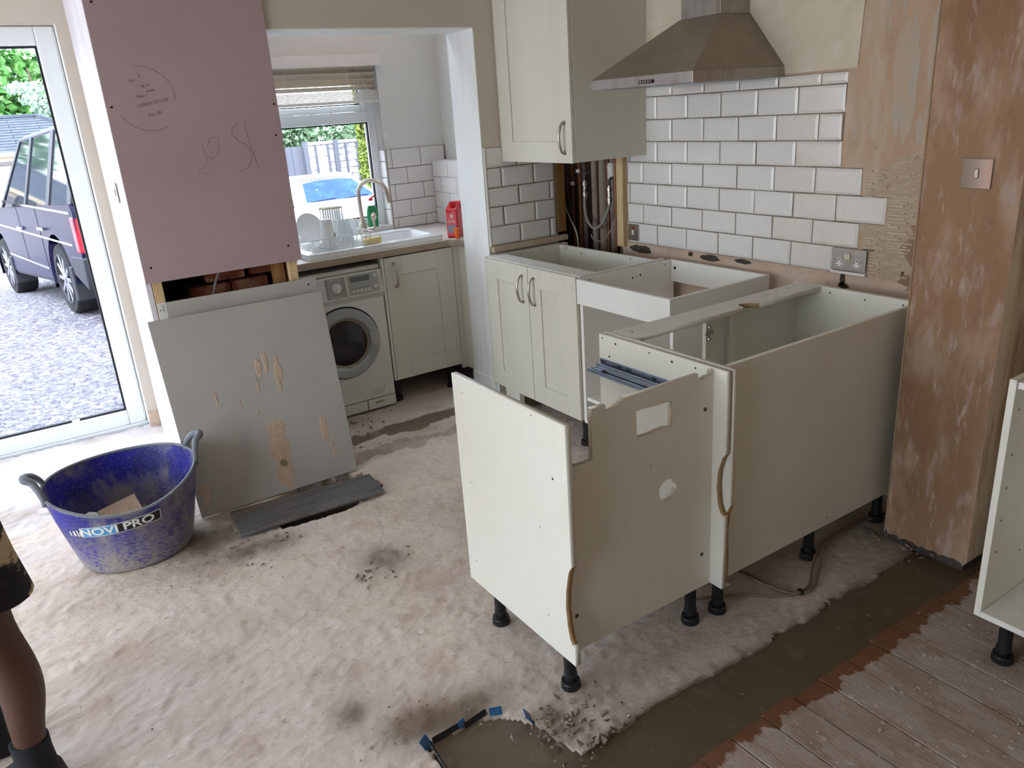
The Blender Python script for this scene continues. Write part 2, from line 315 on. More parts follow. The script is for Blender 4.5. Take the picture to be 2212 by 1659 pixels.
# ================================================================== THE SETTING
# ---- floor: dense screed slab with wet channels cut into it
def inpoly(x, y, poly):
    r = np.zeros(x.shape, bool); n = len(poly)
    for i in range(n):
        x0, y0 = poly[i]; x1, y1 = poly[(i+1) % n]
        k = ((y0 > y) != (y1 > y)) & (x < (x1-x0)*(y-y0)/((y1-y0) if y1 != y0 else 1e-9)+x0); r ^= k
    return r
def vnoise(x, y, sc, seed):
    """smooth value noise"""
    g = np.random.RandomState(seed).rand(257, 257); X = x*sc+seed*3.1+200; Y = y*sc+seed*1.7+200
    xi = np.floor(X).astype(int); yi = np.floor(Y).astype(int); fx = X-xi; fy = Y-yi
    fx = fx*fx*(3-2*fx); fy = fy*fy*(3-2*fy); a = lambda i, j: g[(xi+i) % 257, (yi+j) % 257]
    return (a(0,0)*(1-fx)+a(1,0)*fx)*(1-fy)+(a(0,1)*(1-fx)+a(1,1)*fx)*fy
def fbm(x, y, sc, seed, o=4): return sum(vnoise(x, y, sc*2**k, seed+k)*.5**k for k in range(o))/sum(.5**k for k in range(o))
PATCH = [(-.06,-.142), (-.095,-.124), (-.133,.058), (-.16,.10), (-.185,.121), (-.24,.142), (-.291,.147), (-.401,.147), (-.396,.064), (-.374,.03), (-.36,-.1), (-.36,-.32), (0,-.32)]
HOLE = [(-.33,1.60), (-.22,1.578), (-.05,1.568), (.02,1.60), (.11,1.80), (.09,1.93), (-.12,1.95), (-.32,1.87)]
def floor_fields(x, y):
    e = (fbm(x, y, 9, 3)-.5)
    tr = (y < -.128+e*.05) & (y > -.32) & (x > -.12)
    tr |= inpoly(x+e*.03, y+e*.02, PATCH)
    st2 = (y < 2.335+e*.1) & (y > 2.195+e*.1+.04*(x < .45)) & (x > .05) & (x < 1.16)
    ho = inpoly(x+e*.05, y+e*.05, HOLE)
    return e, tr, st2, ho
gx = np.linspace(-1.75, 1.78, 330); gy = np.linspace(-.318, 3.34, 340)
GX, GY = np.meshgrid(gx, gy, indexing='ij'); e, tr, st2, ho = floor_fields(GX, GY)
rough = np.clip((GY-(2.27+.2*e-.2*(GX+1.1)))*9, 0, 1)*np.clip((-.40-GX+e*.3)*6, 0, 1)
z = (fbm(GX*.9, GY*1.2, 5, 11, 3)-.5)*.003+(fbm(GX, GY*1.5, 45, 21, 3)-.5)*.003
ridge = fbm(GX*1.2+GY*.5, GY*2.6-GX*.8, 22, 31, 4); z += np.where(ridge > .6, .0016+(ridge-.6)*.01, 0); z -= np.where(fbm(GX, GY, 24, 35, 3) > .66, .002, 0)
z += rough*(.008+(fbm(GX, GY*2, 22, 41, 3)-.5)*.022)
z -= .002
def bumpat(px, py, r, h): 
    global z; z = z+h*np.exp(-((GX-px)**2+(GY-py)**2)/(r*r))*(.4+1.2*fbm(GX, GY, 40, 51, 3))
bumpat(-.10, 1.07, .07, .012); bumpat(-.52, .37, .05, -.006); bumpat(-.37, .25, .06, .01); bumpat(-.12, .0, .05, .006); bumpat(.05, -.08, .06, .006); bumpat(-.46, 1.48, .08, .01)
z = np.where(st2, -.006+z*.4, z); z = np.where(tr, -.035, z); z = np.where(ho, -.09+e*.03, z)
g = lambda px, py, rx, ry: np.exp(-(((GX-px)/rx)**2+((GY-py)/ry)**2))
damp = g(-.6, 1.72, .17, .16)*1.2+g(-.46, 1.5, .16, .07)*.9+st2*1.15+np.where((GY > 1.99+e*.2) & (GY < 2.10+e*.2) & (GX > .12), .55, 0)
damp += g(-.10, 1.10, .09, .1)*.8+g(-.25, .2, .16, .07)*1.0+g(-.40, .25, .10, .07)*.95+g(-.52, .4, .06, .06)*.7+g(-.55, .62, .05, .03)*.3+g(.25, .02, .3, .05)*.25+g(-.08, .0, .06, .1)*.6+np.exp(-np.abs(GY+.128-e*.05)/.03)*.8*(GX > -.05)+g(1.55, -.02, .22, .14)*.9+tr*1+ho*1.2  # includes a faint darker strip along the drawer unit's near edge
damp = np.clip(damp*(.55+.9*fbm(GX, GY, 14, 61)), 0, 1)
stain = np.clip(g(-.35, .3, .2, .12)*.4+g(.2, .0, .5, .1)*.35+np.clip(fbm(GX, GY, 2.5, 71)-.55, 0, 1)*2.2+np.exp(-np.abs(GY-2.16)/.1)*.3*(GX > .1), 0, 1)
nx_, ny_ = GX.shape; vs = np.stack([GX, GY, z], -1).reshape(-1, 3)
idx = np.arange(nx_*ny_).reshape(nx_, ny_); fs = np.stack([idx[:-1, :-1], idx[1:, :-1], idx[1:, 1:], idx[:-1, 1:]], -1).reshape(-1, 4)
me = bpy.data.meshes.new('floor'); me.vertices.add(len(vs)); me.vertices.foreach_set('co', vs.ravel().astype(np.float32))
me.loops.add(len(fs)*4); me.loops.foreach_set('vertex_index', fs.ravel()); me.polygons.add(len(fs)); me.polygons.foreach_set('loop_start', np.arange(0, len(fs)*4, 4))
me.update(calc_edges=True)
for nm, ar in (('rough', rough), ('damp', damp), ('stain', stain)):
    at_ = me.attributes.new(nm, 'FLOAT', 'POINT'); at_.data.foreach_set('value', ar.reshape(-1).astype(np.float32))
floor = link('floor', me, 'screed', None, smooth=True, angle=60)
props(floor, 'rough pale pinkish concrete screed floor of the stripped kitchen', 'floor', kind='structure')
b = MB(); b.box(-4.55, -1.75, -.318, 3.34, -.1, -.003); b.build('screed_slab', 'screed', floor)
b = MB(); b.box(-4.55, 1.95, -4.6, 3.6, -.2, -.12); b.build('subfloor', 'dark_void', floor)
# wet mortar in the old wall line and patch
px, py = np.meshgrid(np.linspace(-.45, 1.72, 220), np.linspace(-.345, .17, 52), indexing='ij')
pe = fbm(px, py, 9, 3)-.5; ins = ((py < -.118+pe*.05) & (px > -.13)) | inpoly(px+pe*.03, py+pe*.02, [(-.05,-.13), (-.08,-.10), (-.12,.07), (-.15,.112), (-.18,.132), (-.24,.155), (-.291,.16), (-.412,.16), (-.408,.064), (-.386,.03), (-.37,-.1), (-.37,-.33), (0,-.33)])
pz = -.009+(fbm(px, py, 6, 81)-.5)*.006+(fbm(px, py, 45, 85, 2)-.5)*.0015
vi = -np.ones(px.shape, int); vv = []; ff = []
for i in range(px.shape[0]-1):
    for j in range(px.shape[1]-1):
        if ins[i, j] and ins[i+1, j] and ins[i, j+1] and ins[i+1, j+1]:
            q = []
            for a, d in ((i, j), (i+1, j), (i+1, j+1), (i, j+1)):
                if vi[a, d] < 0: vi[a, d] = len(vv); vv.append((px[a, d], py[a, d], pz[a, d]))
                q.append(vi[a, d])
            ff.append(q)
b = MB(); b.v = vv; b.f = ff; o = b.build('wet_mortar_strip', 'wet_mortar', floor, smooth=True, angle=70); o['label'] = 'smooth wet brown mortar filling the old wall line'
# blue damp-proof membrane scraps round the patch
for k, (x, y, a, w, h, m) in enumerate([(-.405,.15,.6,.016,.018,'membrane_blue'), (-.29,.155,.2,.012,.01,'membrane_blue'), (-.19,.135,-.4,.018,.012,'membrane_blue'), (-.128,.06,1.2,.018,.02,'membrane_blue'), (-.25,.148,.15,.04,.008,'membrane_black'), (-.34,.152,.05,.045,.008,'membrane_black'), (-.398,.09,1.5,.05,.008,'membrane_black')]):
    ca, sa = math.cos(a), math.sin(a)
    b = MB(); b.obox((x, y, .002+h*.3), (ca, sa, 0), (-sa*.6, ca*.6, .8), (sa*.8, -ca*.8, .6), w, h, .0012)
    b.build('membrane_scrap', m, floor)
# floorboards beyond the channel
x = -4.5; k = 0
while x < 1.9:
    w = random.choice((.118, .124, .13, .121)); g_ = random.uniform(.002, .005)
    dz = random.uniform(-.0015, .0015); y1 = -.318+random.uniform(-.012, .004)
    if x > -1.2:
        b = MB(); b.box(x, x+w-g_, -1.9+random.uniform(-.2, .2), y1, -.05+dz, -.004+dz); b.build('floorboard', 'floorboard', floor, bevel=.0015)
    x += w
b = MB(); b.box(-4.55, 1.9, -4.6, -1.6, -.06, -.0085); b.box(-4.55, -1.19, -1.7, -.318, -.06, -.0085); b.build('floorboard_field', 'floorboard', floor)['kind'] = 'stuff'
# plaster drips and shavings on the boards
b = MB()
for k in range(420):
    x = random.uniform(-.05, 1.3); y = random.uniform(-1.1, -.42); r = random.uniform(.001, .004)*random.choice((.5, .7, 1, 1, 2.2)); a0 = random.uniform(0, 6)
    n = 7; ring = [(x+math.cos(a0+i*2*math.pi/n)*r*random.uniform(.7, 1.2), y+math.sin(a0+i*2*math.pi/n)*r*random.uniform(.7, 1.5)) for i in range(n)]
    b.prism(ring, 2, -.004, -.0015)
b.build('plaster_drips', 'drip', floor)['kind'] = 'stuff'
# loose crumbs of screed
b = MB()
def crumb(x, y, zz, r):
    pts = [(random.gauss(0, 1), random.gauss(0, 1), random.gauss(0, 1)) for _ in range(9)]
    k = len(b.v); vs = [(x+p[0]*r*.5, y+p[1]*r*.5, zz+abs(p[2])*r*.45) for p in pts]
    bm = bmesh.new(); [bm.verts.new(q) for q in vs]; bmesh.ops.convex_hull(bm, input=bm.verts)
    bm.verts.index_update(); b.add([v.co[:] for v in bm.verts], [[v.index for v in f.verts] for f in bm.faces]); bm.free()
for cx, cy, sp, n, rm in ((-.10,1.08,.05,26,.012), (-.2,1.01,.03,14,.013), (-.09,-.02,.045,60,.014), (-.05,-.09,.05,40,.014), (.05,-.06,.05,25,.012), (.35,2.42,.12,50,.014), (-.46,1.5,.08,40,.012), (-.62,1.62,.1,40,.007), (1.5,-.05,.1,40,.014), (-.36,.24,.07,30,.008), (-.3,.5,.6,60,.005), (.5,2.3,.3,40,.006), (.05,1.85,.05,16,.02), (1.0,-.115,.4,30,.006)):
    for k in range(n): crumb(random.gauss(cx, sp), random.gauss(cy, sp), .0, random.uniform(.3, 1)*rm)
b.build('rubble_crumbs', 'rubble', floor)['kind'] = 'stuff'

# ---- shell
def struct(name, me_or_mb, m, label, parent=None, **kw):
    me_ = me_or_mb.mesh() if isinstance(me_or_mb, MB) else me_or_mb
    o = link(name, me_, m, parent, **kw)
    if parent is None: props(o, label, name.split('_')[0], kind='structure')
    return o
CEIL = 2.42
struct('ceiling', plate([[(-4.6,-4.7), (2.3,-4.7), (2.3,3.6), (-4.6,3.6)], [(.36,2.68), (1.36,2.68), (1.36,3.18), (.36,3.18)]], 2, CEIL, CEIL+.15), 'ceiling_paint', 'plain white plaster ceiling over the kitchen')
w2 = thing('added_rooflight', 'small unseen rooflight added to brighten the sink alcove', 'window', (.86, 2.93, CEIL+.15), kind='structure')  # added opening, out of view, lets more sky light into the alcove
struct('wall_left', plate([[(-4.7,-.2), (3.6,-.2), (3.6,CEIL), (-4.7,CEIL)], [(-1.6,.25), (2.8,.25), (2.8,2.2), (-1.6,2.2)]], 0, -4.75, -4.55), 'room_wall', 'beige left wall with a wide unseen window added for daylight')  # window opening added out of view to raise the daylight indoors
struct('wall_front', plate([[(-4.6,-.2), (1.95,-.2), (1.95,CEIL), (-4.6,CEIL)]], 1, -4.75, -4.55), 'room_wall', 'beige wall behind the viewer')
# wall with the patio door (left of the pier)
PX1 = -.555
wl = struct('wall_far', plate([[(-4.6,-.3), (-3.05,-.3), (-3.05,2.15), (PX1,2.15), (PX1,-.3), (-.30,-.3), (-.30,CEIL), (-4.6,CEIL)]], 1, 3.30, 3.56), 'beige_paint', 'beige painted wall around the patio door')
b = MB(); b.prism([(3.30,-.005), (3.292,-.005), (3.285,.03), (3.29,.075), (3.295,.09), (3.30,.10)], 0, PX1, -.502); b.build('broken_plaster', 'plaster_smear', wl)
# window wall of the alcove
wa = struct('wall_window', plate([[(-.30,-.3), (1.80,-.3), (1.80,CEIL), (-.30,CEIL)], [(.2,.936), (1.128,.936), (1.128,1.94), (.2,1.94)]], 1, 3.308, 3.56), 'alcove_paint', 'pale painted alcove wall around the kitchen window')
b = MB(); b.box(1.557, 1.80, 2.486, 3.308, -.02, CEIL); struct('wall_alcove', b, 'alcove_paint', 'pale short side wall of the sink alcove')
b = MB(); b.box(1.455, 1.557, 2.487, 3.300, -.02, 1.318); struct('trim_1', b, 'white_paint', 'low white boxed ledge beside the sink')
b = MB(); b.box(.34, 1.38, 2.66, 3.20, CEIL+.152, CEIL+.158); b.build('pane', 'glass', w2)
# return wall + lintel, jamb
wb = struct('wall_back', plate([[(.131,2.003), (1.18,2.003), (1.18,-.05), (1.648,-.05), (1.648,1.36), (1.78,1.36), (1.78,CEIL), (.131,CEIL)]], 1, 2.2185, 2.486), 'beige_paint', 'beige lintel and return wall around the sink opening')
b = MB(); b.box(1.1755, 1.18, 2.2185, 2.486, .0, 2.003); b.box(.131, 1.18, 2.2185, 2.486, 1.998, 2.003); b.build('opening_lining', 'jamb_paint', wb)
b = MB(); b.box(1.163, 1.1755, 2.24, 2.49, .0, .135); struct('baseboard_jamb', b, 'jamb_paint', 'short white skirting at the foot of the opening jamb', bevel=.003)
# right wall with plaster
wr = struct('wall_right', plate([[(-.30,-.05), (1.80,-.05), (1.80,1.36), (2.25,1.36), (2.25,CEIL), (-.30,CEIL)]], 0, 1.7705, 1.93), 'plaster_wall', 'stripped right wall of bare orange plaster and white tiles')
b = MB(); me = plate([[(.462,1.668), (.452,1.9), (.470,2.1), (.458,CEIL), (2.20,CEIL), (2.20,1.66), (1.2,1.668)]], 0, 1.7665, 1.7708); link('painted_plaster', me, 'cream_wall', wr)
b = MB(); b.box(1.763, 1.93, -4.6, -.30, -.1, CEIL); b.build('plaster_wall_section', 'plaster_wall', wr)
# recess with pipes: back faces
b = MB(); b.box(1.93, 1.99, 1.60, 2.50, -.1, 1.4); b.box(1.648, 1.99, 2.47, 2.53, -.1, 1.4); b.box(1.77, 1.95, 1.80, 1.803, -.1, 1.36); b.build('recess_brickwork', 'recess', wr)
# pier with a ragged foot
n = 26; yy = np.linspace(-.314, -.016, n); low = [(float(y), .036+random.uniform(-.006, .01)+(.012 if i in (0, n-1) else 0)) for i, y in enumerate(yy)]
pier = struct('wall_pier', plate([low+[(-.016,CEIL), (-.314,CEIL)]], 0, 1.438, 1.80), ['pier_plaster', 'pier_side'], 'stained brown plaster pier standing proud of the right wall')
edge_mat(pier.data, 0, lambda q: True)
b = MB(); b.box(1.47, 1.79, -.29, -.03, -.03, .05); b.build('pier_core', 'mortar_dark', pier)
b = MB(); b.box(1.4355, 1.4385, -.019, -.0145, .04, CEIL); b.build('corner_bead', 'pier_side', pier)
mat('skim_grey', c(184, 172, 156), .8, layers=[(c(194, 168, 142), 12, (1,3,.6), .42, .6, .8)], bump=.15, bscale=30)
mat('stain_brown', c(150, 116, 92), .85, layers=[(c(182, 152, 126), 18, (1,1,1), .48, .62, .7), (c(112, 82, 66), 30, (1,1,1), .58, .7, .6)], bump=.5, bscale=40)
mat('rough_buff', c(190, 168, 142), .85, layers=[(c(206, 190, 168), 30, (1,.6,3), .48, .62, .7), (c(160, 134, 108), 40, (1,1,2), .56, .68, .6)], bump=.7, bscale=60, bstretch=(1,.6,2))
def blotch(name, yc, zc, ry, rz, m, n=22, jag=.28, th=.0006):
    ring = [(yc+math.cos(i*2*math.pi/n)*ry*(1+random.uniform(-jag, jag)), zc+math.sin(i*2*math.pi/n)*rz*(1+random.uniform(-jag, jag))) for i in range(n)]
    b = MB(); b.prism(ring, 0, 1.7705-th, 1.7710); b.build(name, m, wr)
blotch('rough_patch', .20, 1.12, .19, .26, 'rough_buff', 30, .14); blotch('brown_patch', .12, 1.02, .095, .12, 'stain_brown', th=.0010); blotch('brown_patch', .07, 1.25, .04, .13, 'stain_brown', th=.0010); blotch('brown_patch', .1, .9, .12, .05, 'stain_brown', th=.0010)
blotch('skim_patch', .17, 1.72, .022, .16, 'skim_grey'); blotch('skim_patch', .10, 2.1, .05, .3, 'skim_grey', jag=.4); blotch('skim_patch', .33, 2.12, .11, .035, 'skim_grey', jag=.4); blotch('skim_patch', .27, 1.62, .05, .2, 'skim_grey', jag=.3); blotch('skim_patch', .2, 1.45, .015, .05, 'skim_grey')
# plaster ridges, adhesive and holes on the right wall
b = MB()
for z0, ye in ((.9,.40), (1.0,.285), (1.1,.29), (1.2,.39), (.95,.385)):
    for k in range(9):
        zc = z0+k*.0115; b.box(1.7655, 1.772, ye-random.uniform(.02, .11), ye-.002, zc, zc+random.uniform(.004, .008))
for k in range(60):
    y = random.uniform(.02, .36); zc = random.uniform(.9, 1.36); b.box(1.768-random.uniform(0, .002), 1.772, y-random.uniform(.005, .03), y, zc, zc+random.uniform(.002, .007))
b.build('adhesive_ridges', 'adhesive', wr)['kind'] = 'stuff'
b = MB()
for (yc, zc, ry, rz, n) in ((1.66,.862,.085,.024,17), (1.18,.872,.07,.016,15), (1.30,.876,.02,.012,11), (.98,.877,.05,.012,13), (.46,.868,.013,.03,9), (.455,.842,.028,.014,9), (.155,.975,.006,.03,8), (.21,.925,.006,.009,8), (.13,1.02,.008,.003,7), (.08,1.16,.009,.005,7)):
    ring = [(yc+math.cos(i*2*math.pi/n)*ry*random.uniform(.7, 1.15), zc+math.sin(i*2*math.pi/n)*rz*random.uniform(.65, 1.15)) for i in range(n)]
    b.prism(ring, 0, 1.7690, 1.7712)
b.build('plaster_hole', 'mortar_dark', wr)['kind'] = 'stuff'

# ---- tiles: each its own piece
TILE = {}
def tile_mesh(w, h, ch, tilt=.011, th=.008):
    """metro tile lying in local XY (front +Z); ch=bevel on all four sides"""
    key = (round(w, 4), round(h, 4), ch)
    if key in TILE: return TILE[key]
    e = min(tilt, w*.3, h*.3) if ch else .0015; d = .005 if ch else .0012
    v = []
    for (m, zz) in ((0, 0), (0, th-d), (e, th)): v += [(-w/2+m, -h/2+m, zz), (w/2-m, -h/2+m, zz), (w/2-m, h/2-m, zz), (-w/2+m, h/2-m, zz)]
    f = [(3,2,1,0), (8,9,10,11)]+[(k*4+i, k*4+(i+1) % 4, k*4+4+(i+1) % 4, k*4+4+i) for k in (0, 1) for i in range(4)]
    me = bpy.data.meshes.new('tile'); me.from_pydata(v, [], f); me.update(); TILE[key] = me; return me
def put_tile(ctr, ux, uy, w, h, m, parent, ch=True):
    me = tile_mesh(w, h, ch)
    if not me.materials: me.materials.append(MATS[m])
    o = bpy.data.objects.new('tile', me); COL.objects.link(o)
    ux, uy = Vector(ux), Vector(uy); un = ux.cross(uy); j1, j2 = (random.uniform(-.006, .006), random.uniform(-.006, .006)) if ch else (0, 0)
    ux = (ux+un*j1).normalized(); uy = (uy+un*j2); uy = (uy-ux*uy.dot(ux)).normalized(); un = ux.cross(uy)
    o.matrix_world = Matrix(((ux.x, uy.x, un.x, ctr[0]), (ux.y, uy.y, un.y, ctr[1]), (ux.z, uy.z, un.z, ctr[2]), (0, 0, 0, 1)))
    if parent:
        o.parent = parent; o.matrix_parent_inverse = Matrix.Translation(-parent.location)
    o.material_slots[0].link = 'OBJECT'; o.material_slots[0].material = MATS[m]
    return o
ZL = [.8933, .9978, 1.0971, 1.2011, 1.3058, 1.4072, 1.5102, 1.6153, 1.6600]
RE = [.5093, .4021, .2949, .4056, .5021, .5079, .5000, .4968]
G = .0042
for r in range(8):
    offA = (r % 2 == 1); js = [1.751]+[(1.6311 if offA else 1.7325)-.2034*k for k in range(8)]
    js = [j for j in js if j > RE[r]+.03 and j <= 1.752]+[RE[r]]
    for a, d in zip(js[:-1], js[1:]):
        if a-d < .012: continue
        if r == 0 and a > 1.65 and d > 1.63: continue       # the fused switch sits here
        put_tile((1.7705, (a+d)/2, (ZL[r]+ZL[r+1])/2), (0, -1, 0), (0, 0, 1), a-d-G, ZL[r+1]-ZL[r]-G, 'metro_tile' if (a+d)/2 > .72 else 'metro_tile_warm', wr)
me = plate([[(.512,.893), (.512,.9978), (.405,.9978), (.405,1.0971), (.298,1.0971), (.298,1.2011), (.408,1.2011), (.408,1.3058), (.506,1.3058), (.50,1.66), (1.755,1.66), (1.755,.893)]], 0, 1.7672, 1.7708); link('grout_bed', me, 'grout', wr)
# return wall tiles
ZR = [.905, 1.007, 1.111, 1.212, 1.315, 1.419]
JR = [[1.191, 1.388, 1.593, 1.637], [1.191, 1.285, 1.4945, 1.637], [1.191, 1.392, 1.602, 1.637], [1.191, 1.286, 1.495, 1.637], [1.191, 1.39, 1.59]]
for r in range(5):
    for a, d in zip(JR[r][:-1], JR[r][1:]): put_tile(((a+d)/2, 2.2185, (ZR[r]+ZR[r+1])/2), (1, 0, 0), (0, 0, 1), d-a-G, ZR[r+1]-ZR[r]-G, 'metro_tile', wb)
b = MB(); b.box(1.191, 1.64, 2.2152, 2.2187, .905, 1.419); b.build('grout_bed', 'grout', wb)
b = MB(); b.box(1.183, 1.191, 2.2085, 2.2190, .905, 1.42); b.build('tile_trim', 'white_plastic', wb)
b = MB(); b.box(1.19, 1.70, 2.19, 2.2185, .872, .903); b.build('upstand_remnant', 'adhesive', wb, bevel=.004)
# alcove tiles
ZS = [.918, .985, 1.093, 1.194, 1.296, 1.412]
JS = [[1.132, 1.162, 1.369, 1.454], [1.132, 1.264, 1.454], [1.132, 1.165, 1.371, 1.454], [1.132, 1.262, 1.454], [1.132, 1.164, 1.369, 1.548]]
for r in range(5):
    for a, d in zip(JS[r][:-1], JS[r][1:]): put_tile(((a+d)/2, 3.308, (ZS[r]+ZS[r+1])/2), (1, 0, 0), (0, 0, 1), d-a-G, ZS[r+1]-ZS[r]-G, 'metro_tile', wa, ch=False)
b = MB(); b.box(1.13, 1.556, 3.3048, 3.3085, .918, 1.412); b.build('grout_bed', 'grout', wa)
for r in range(4):
    z0 = [.918, 1.02, 1.12, 1.218][r]; z1 = [1.02, 1.12, 1.218, 1.317][r]
    ys = [3.297, 3.10, 2.90, 2.70, 2.49] if r % 2 else [3.297, 3.2, 3.0, 2.8, 2.6, 2.49]
    for a, d in zip(ys[:-1], ys[1:]): put_tile((1.455, (a+d)/2, (z0+z1)/2), (0, -1, 0), (0, 0, 1), a-d-G, z1-z0-G, 'metro_tile', wa, ch=False)
for z0, z1 in ((.94, 1.04), (1.04, 1.14), (1.14, 1.24), (1.24, 1.34), (1.34, 1.41)):
    put_tile((1.128, 3.352, (z0+z1)/2), (0, -1, 0), (0, 0, 1), .085, z1-z0-G, 'metro_tile', wa, ch=False)
for x0 in (.21, .41, .61, .81, 1.01):
    put_tile((min(x0+.1, 1.065), 3.352, .936), (1, 0, 0), (0, 1, 0), .2-G if x0 < 1 else .11, .085, 'metro_tile', wa, ch=False)

# ---- pier behind the pink board: side linings, studs, bricks
b = MB(); b.prism([(-.562,2.2145), (-.500,3.30), (-.478,3.30), (-.54,2.2145)], 2, .0, CEIL); wp = struct('wall_stub', b, 'pink_edge', 'pale side of the boarded wall stub beside the patio door')
b = MB(); b.box(.085, .107, 2.31, 3.30, .0, CEIL); b.build('stub_lining', 'white_paint', wp)
b = MB(); b.box(-.5, .10, 2.62, 2.68, 0, CEIL); b.build('stub_core', 'dark_void', wp)
studs = []
for nm, x0, x1, lab in (('timber_stud', -.537, -.496, 'pale timber stud at the left edge below the pink board'), ('timber_stud', .066, .106, 'pale timber stud at the right edge below the pink board')):
    b = MB(); b.box(x0, x1, 2.2145, 2.30, 0, CEIL); o = props(b.build(nm, 'timber', None, bevel=.002), lab, 'timber stud', 'studs of the wall stub'); studs.append(o)
b = MB(); b.box(.012, .05, 2.24, 2.33, 0, CEIL); props(b.build('timber_stud', 'timber_old', None, bevel=.002), 'shaded older timber post just inside the right stud of the stub', 'timber stud', 'studs of the wall stub')
lb = thing('paper_label', 'small white barcode sticker on the left timber stud', 'label', (-.515, 2.2138, .86))
b = MB(); b.box(-.535, -.503, 2.2136, 2.2143, .835, .912); b.build('sticker', 'sticker_white', lb)
b = MB()
for k in range(9): b.box(-.516, -.507, 2.2132, 2.2137, .872+k*.0038, .872+k*.0038+random.choice((.001, .002)))
b.box(-.528, -.522, 2.2132, 2.2137, .878, .884); b.box(-.535, -.503, 2.2132, 2.2137, .835, .838); b.build('barcode', 'print_dark', lb)['kind'] = 'stuff'
st = wp
for r in range(6):
    zb = .55+r*.078
    for k, xb in enumerate(([-.44, -.245, -.045] if r % 2 else [-.34, -.135])):
        if r == 5 and k == 0: continue
        b = MB(); j = random.uniform(-.012, .012); b.obox((xb+.06+j, 2.40+random.uniform(-.02, .03), zb+.033), (1, random.uniform(-.06, .06), 0), (0, 1, 0), (0, 0, 1), .09, .05, .032); b.build('brick', 'brick_red', st, bevel=.006)
b = MB(); b.box(-.40, .0, 2.40, 2.52, .0, .53); b.build('brick_base', 'brick_red', st)
b = MB(); b.tube(bez([(-.27,2.32,.70), (-.275,2.315,.85), (-.262,2.305,.93), (-.22,2.30,1.03), (-.2,2.31,1.2)], 8), .006, 8); props(b.build('grey_cable', 'cable_grey', None, smooth=True), 'bent grey cable hanging in the gap below the pink board', 'cable')

# pink board + handwriting
pb = thing('pink_plasterboard', 'large pink fire-rated plasterboard sheet fixed to the wall stub', 'plasterboard', (-.216, 2.206, 1.004))
b = MB(); b.box(-.561, .1295, 2.2005, 2.2135, 1.004, CEIL-.002); sheet = b.build('sheet', 'pink_board', pb, bevel=.0015)
b = MB(); b.box(-.5625, -.5605, 2.2003, 2.2137, 1.004, CEIL-.002); b.build('sheet_edge', 'pink_edge', pb)
for xs, zs in ((-.541,1.719), (.099,1.566), (.113,1.696), (-.528,1.07), (.075,1.076), (-.53,2.1), (.115,2.2), (-.2,2.3)):
    b = MB(); b.cyl((xs, 2.2007, zs), (xs, 2.1996, zs), .0048, n=12); b.build('screw_head', 'hole_dark', pb)
def pen(pts, r=.0007, n=10, name='pencil_stroke'):
    b = MB(); b.tube(bez([(p[0], 2.2002, p[1]) for p in pts], n), r, 4); return b.build(name, 'pencil', pb)
cx_, cz_ = -.40, 1.755
pen([(cx_-.03+math.sin(t)*.135, cz_+math.cos(t)*.115) for t in np.linspace(.05, 1.75, 9)]); pen([(cx_-.0+math.sin(t)*.125, cz_-.02+math.cos(t)*.115) for t in np.linspace(2.7, 4.3, 8)])
tz = Vector((.985, 0, .17)); tu = Vector((-.17, 0, .985))
for s_, x, z_, sz in (('L', -.415, 1.835, .022), ('Sym', -.445, 1.815, .017), ('up to', -.40, 1.795, .016), ('mark', -.385, 1.775, .016), ('Pink n', -.42, 1.755, .016), ('CORAY 011120', -.385, 1.727, .019), ('No 10', -.385, 1.685, .02)):
    place_text('handwriting', s_, sz, (x, 2.2003, z_), tz, tu, 'pencil', pb, extrude=.0004)
pen([(-.20,1.545), (-.185,1.575), (-.155,1.565), (-.165,1.51), (-.195,1.49), (-.2,1.505)]); pen([(-.225,1.555), (-.215,1.49), (-.235,1.455), (-.255,1.45), (-.235,1.43), (-.215,1.435)])
pen([(-.055,1.63), (-.09,1.60), (-.075,1.56), (-.035,1.53), (-.025,1.48), (-.05,1.44), (-.09,1.425)]); pen([(-.03,1.62), (-.02,1.52), (-.0,1.43)])

# grey plasterboard offcuts leaning on the stub
def lean(name, label, x0b, x1b, x0t, x1t, yb, yt, zt, zb0=.004, zb1=.004, th=.0125):
    t = thing(name, label, 'plasterboard', ((x0b+x1b)/2, yb, 0))
    d = Vector((0, yt-yb, zt)).normalized(); nrm = Vector((0, d.z, -d.y))
    P = [Vector((x0b, yb, zb0)), Vector((x1b, yb, zb1)), Vector((x1t, yt, zt-.004)), Vector((x0t, yt, zt))]
    b = MB(); b.loft([P, [p+nrm*th for p in P]]); b.build('sheet', 'grey_board', t, bevel=.0012)
    b = MB(); b.loft([[P[3]+d*.0004, P[2]+d*.0004], [P[3]+nrm*th+d*.0004, P[2]+nrm*th+d*.0004]], cap=False, closed=False); b.build('cut_edge', 'board_core', t)
    b = MB(); b.loft([[P[1]+Vector((.0005, 0, 0)), P[2]+Vector((.0005, 0, 0))], [P[1]+nrm*th+Vector((.0005, 0, 0)), P[2]+nrm*th+Vector((.0005, 0, 0))]], cap=False, closed=False); b.build('cut_edge', 'board_core', t)
    return t, P, d
b2, _, _ = lean('plasterboard_offcut', 'grey plasterboard offcut tucked behind the larger leaning sheet', -.545, .158, -.505, .176, 2.02, 2.188, .917)
for xs, zs in ((-.455, .845), (.135, .885)):
    y = 2.02+(2.188-2.02)*zs/.917; b = MB(); b.cyl((xs, y+.001, zs), (xs, y-.0012, zs-.0002), .004, n=10); b.build('screw_hole', 'hole_dark', b2)
b1, P1, d1 = lean('plasterboard_offcut', 'large plaster-smeared grey plasterboard sheet leaning at the front', -.587, .148, -.598, .172, 1.915, 2.13, .858)
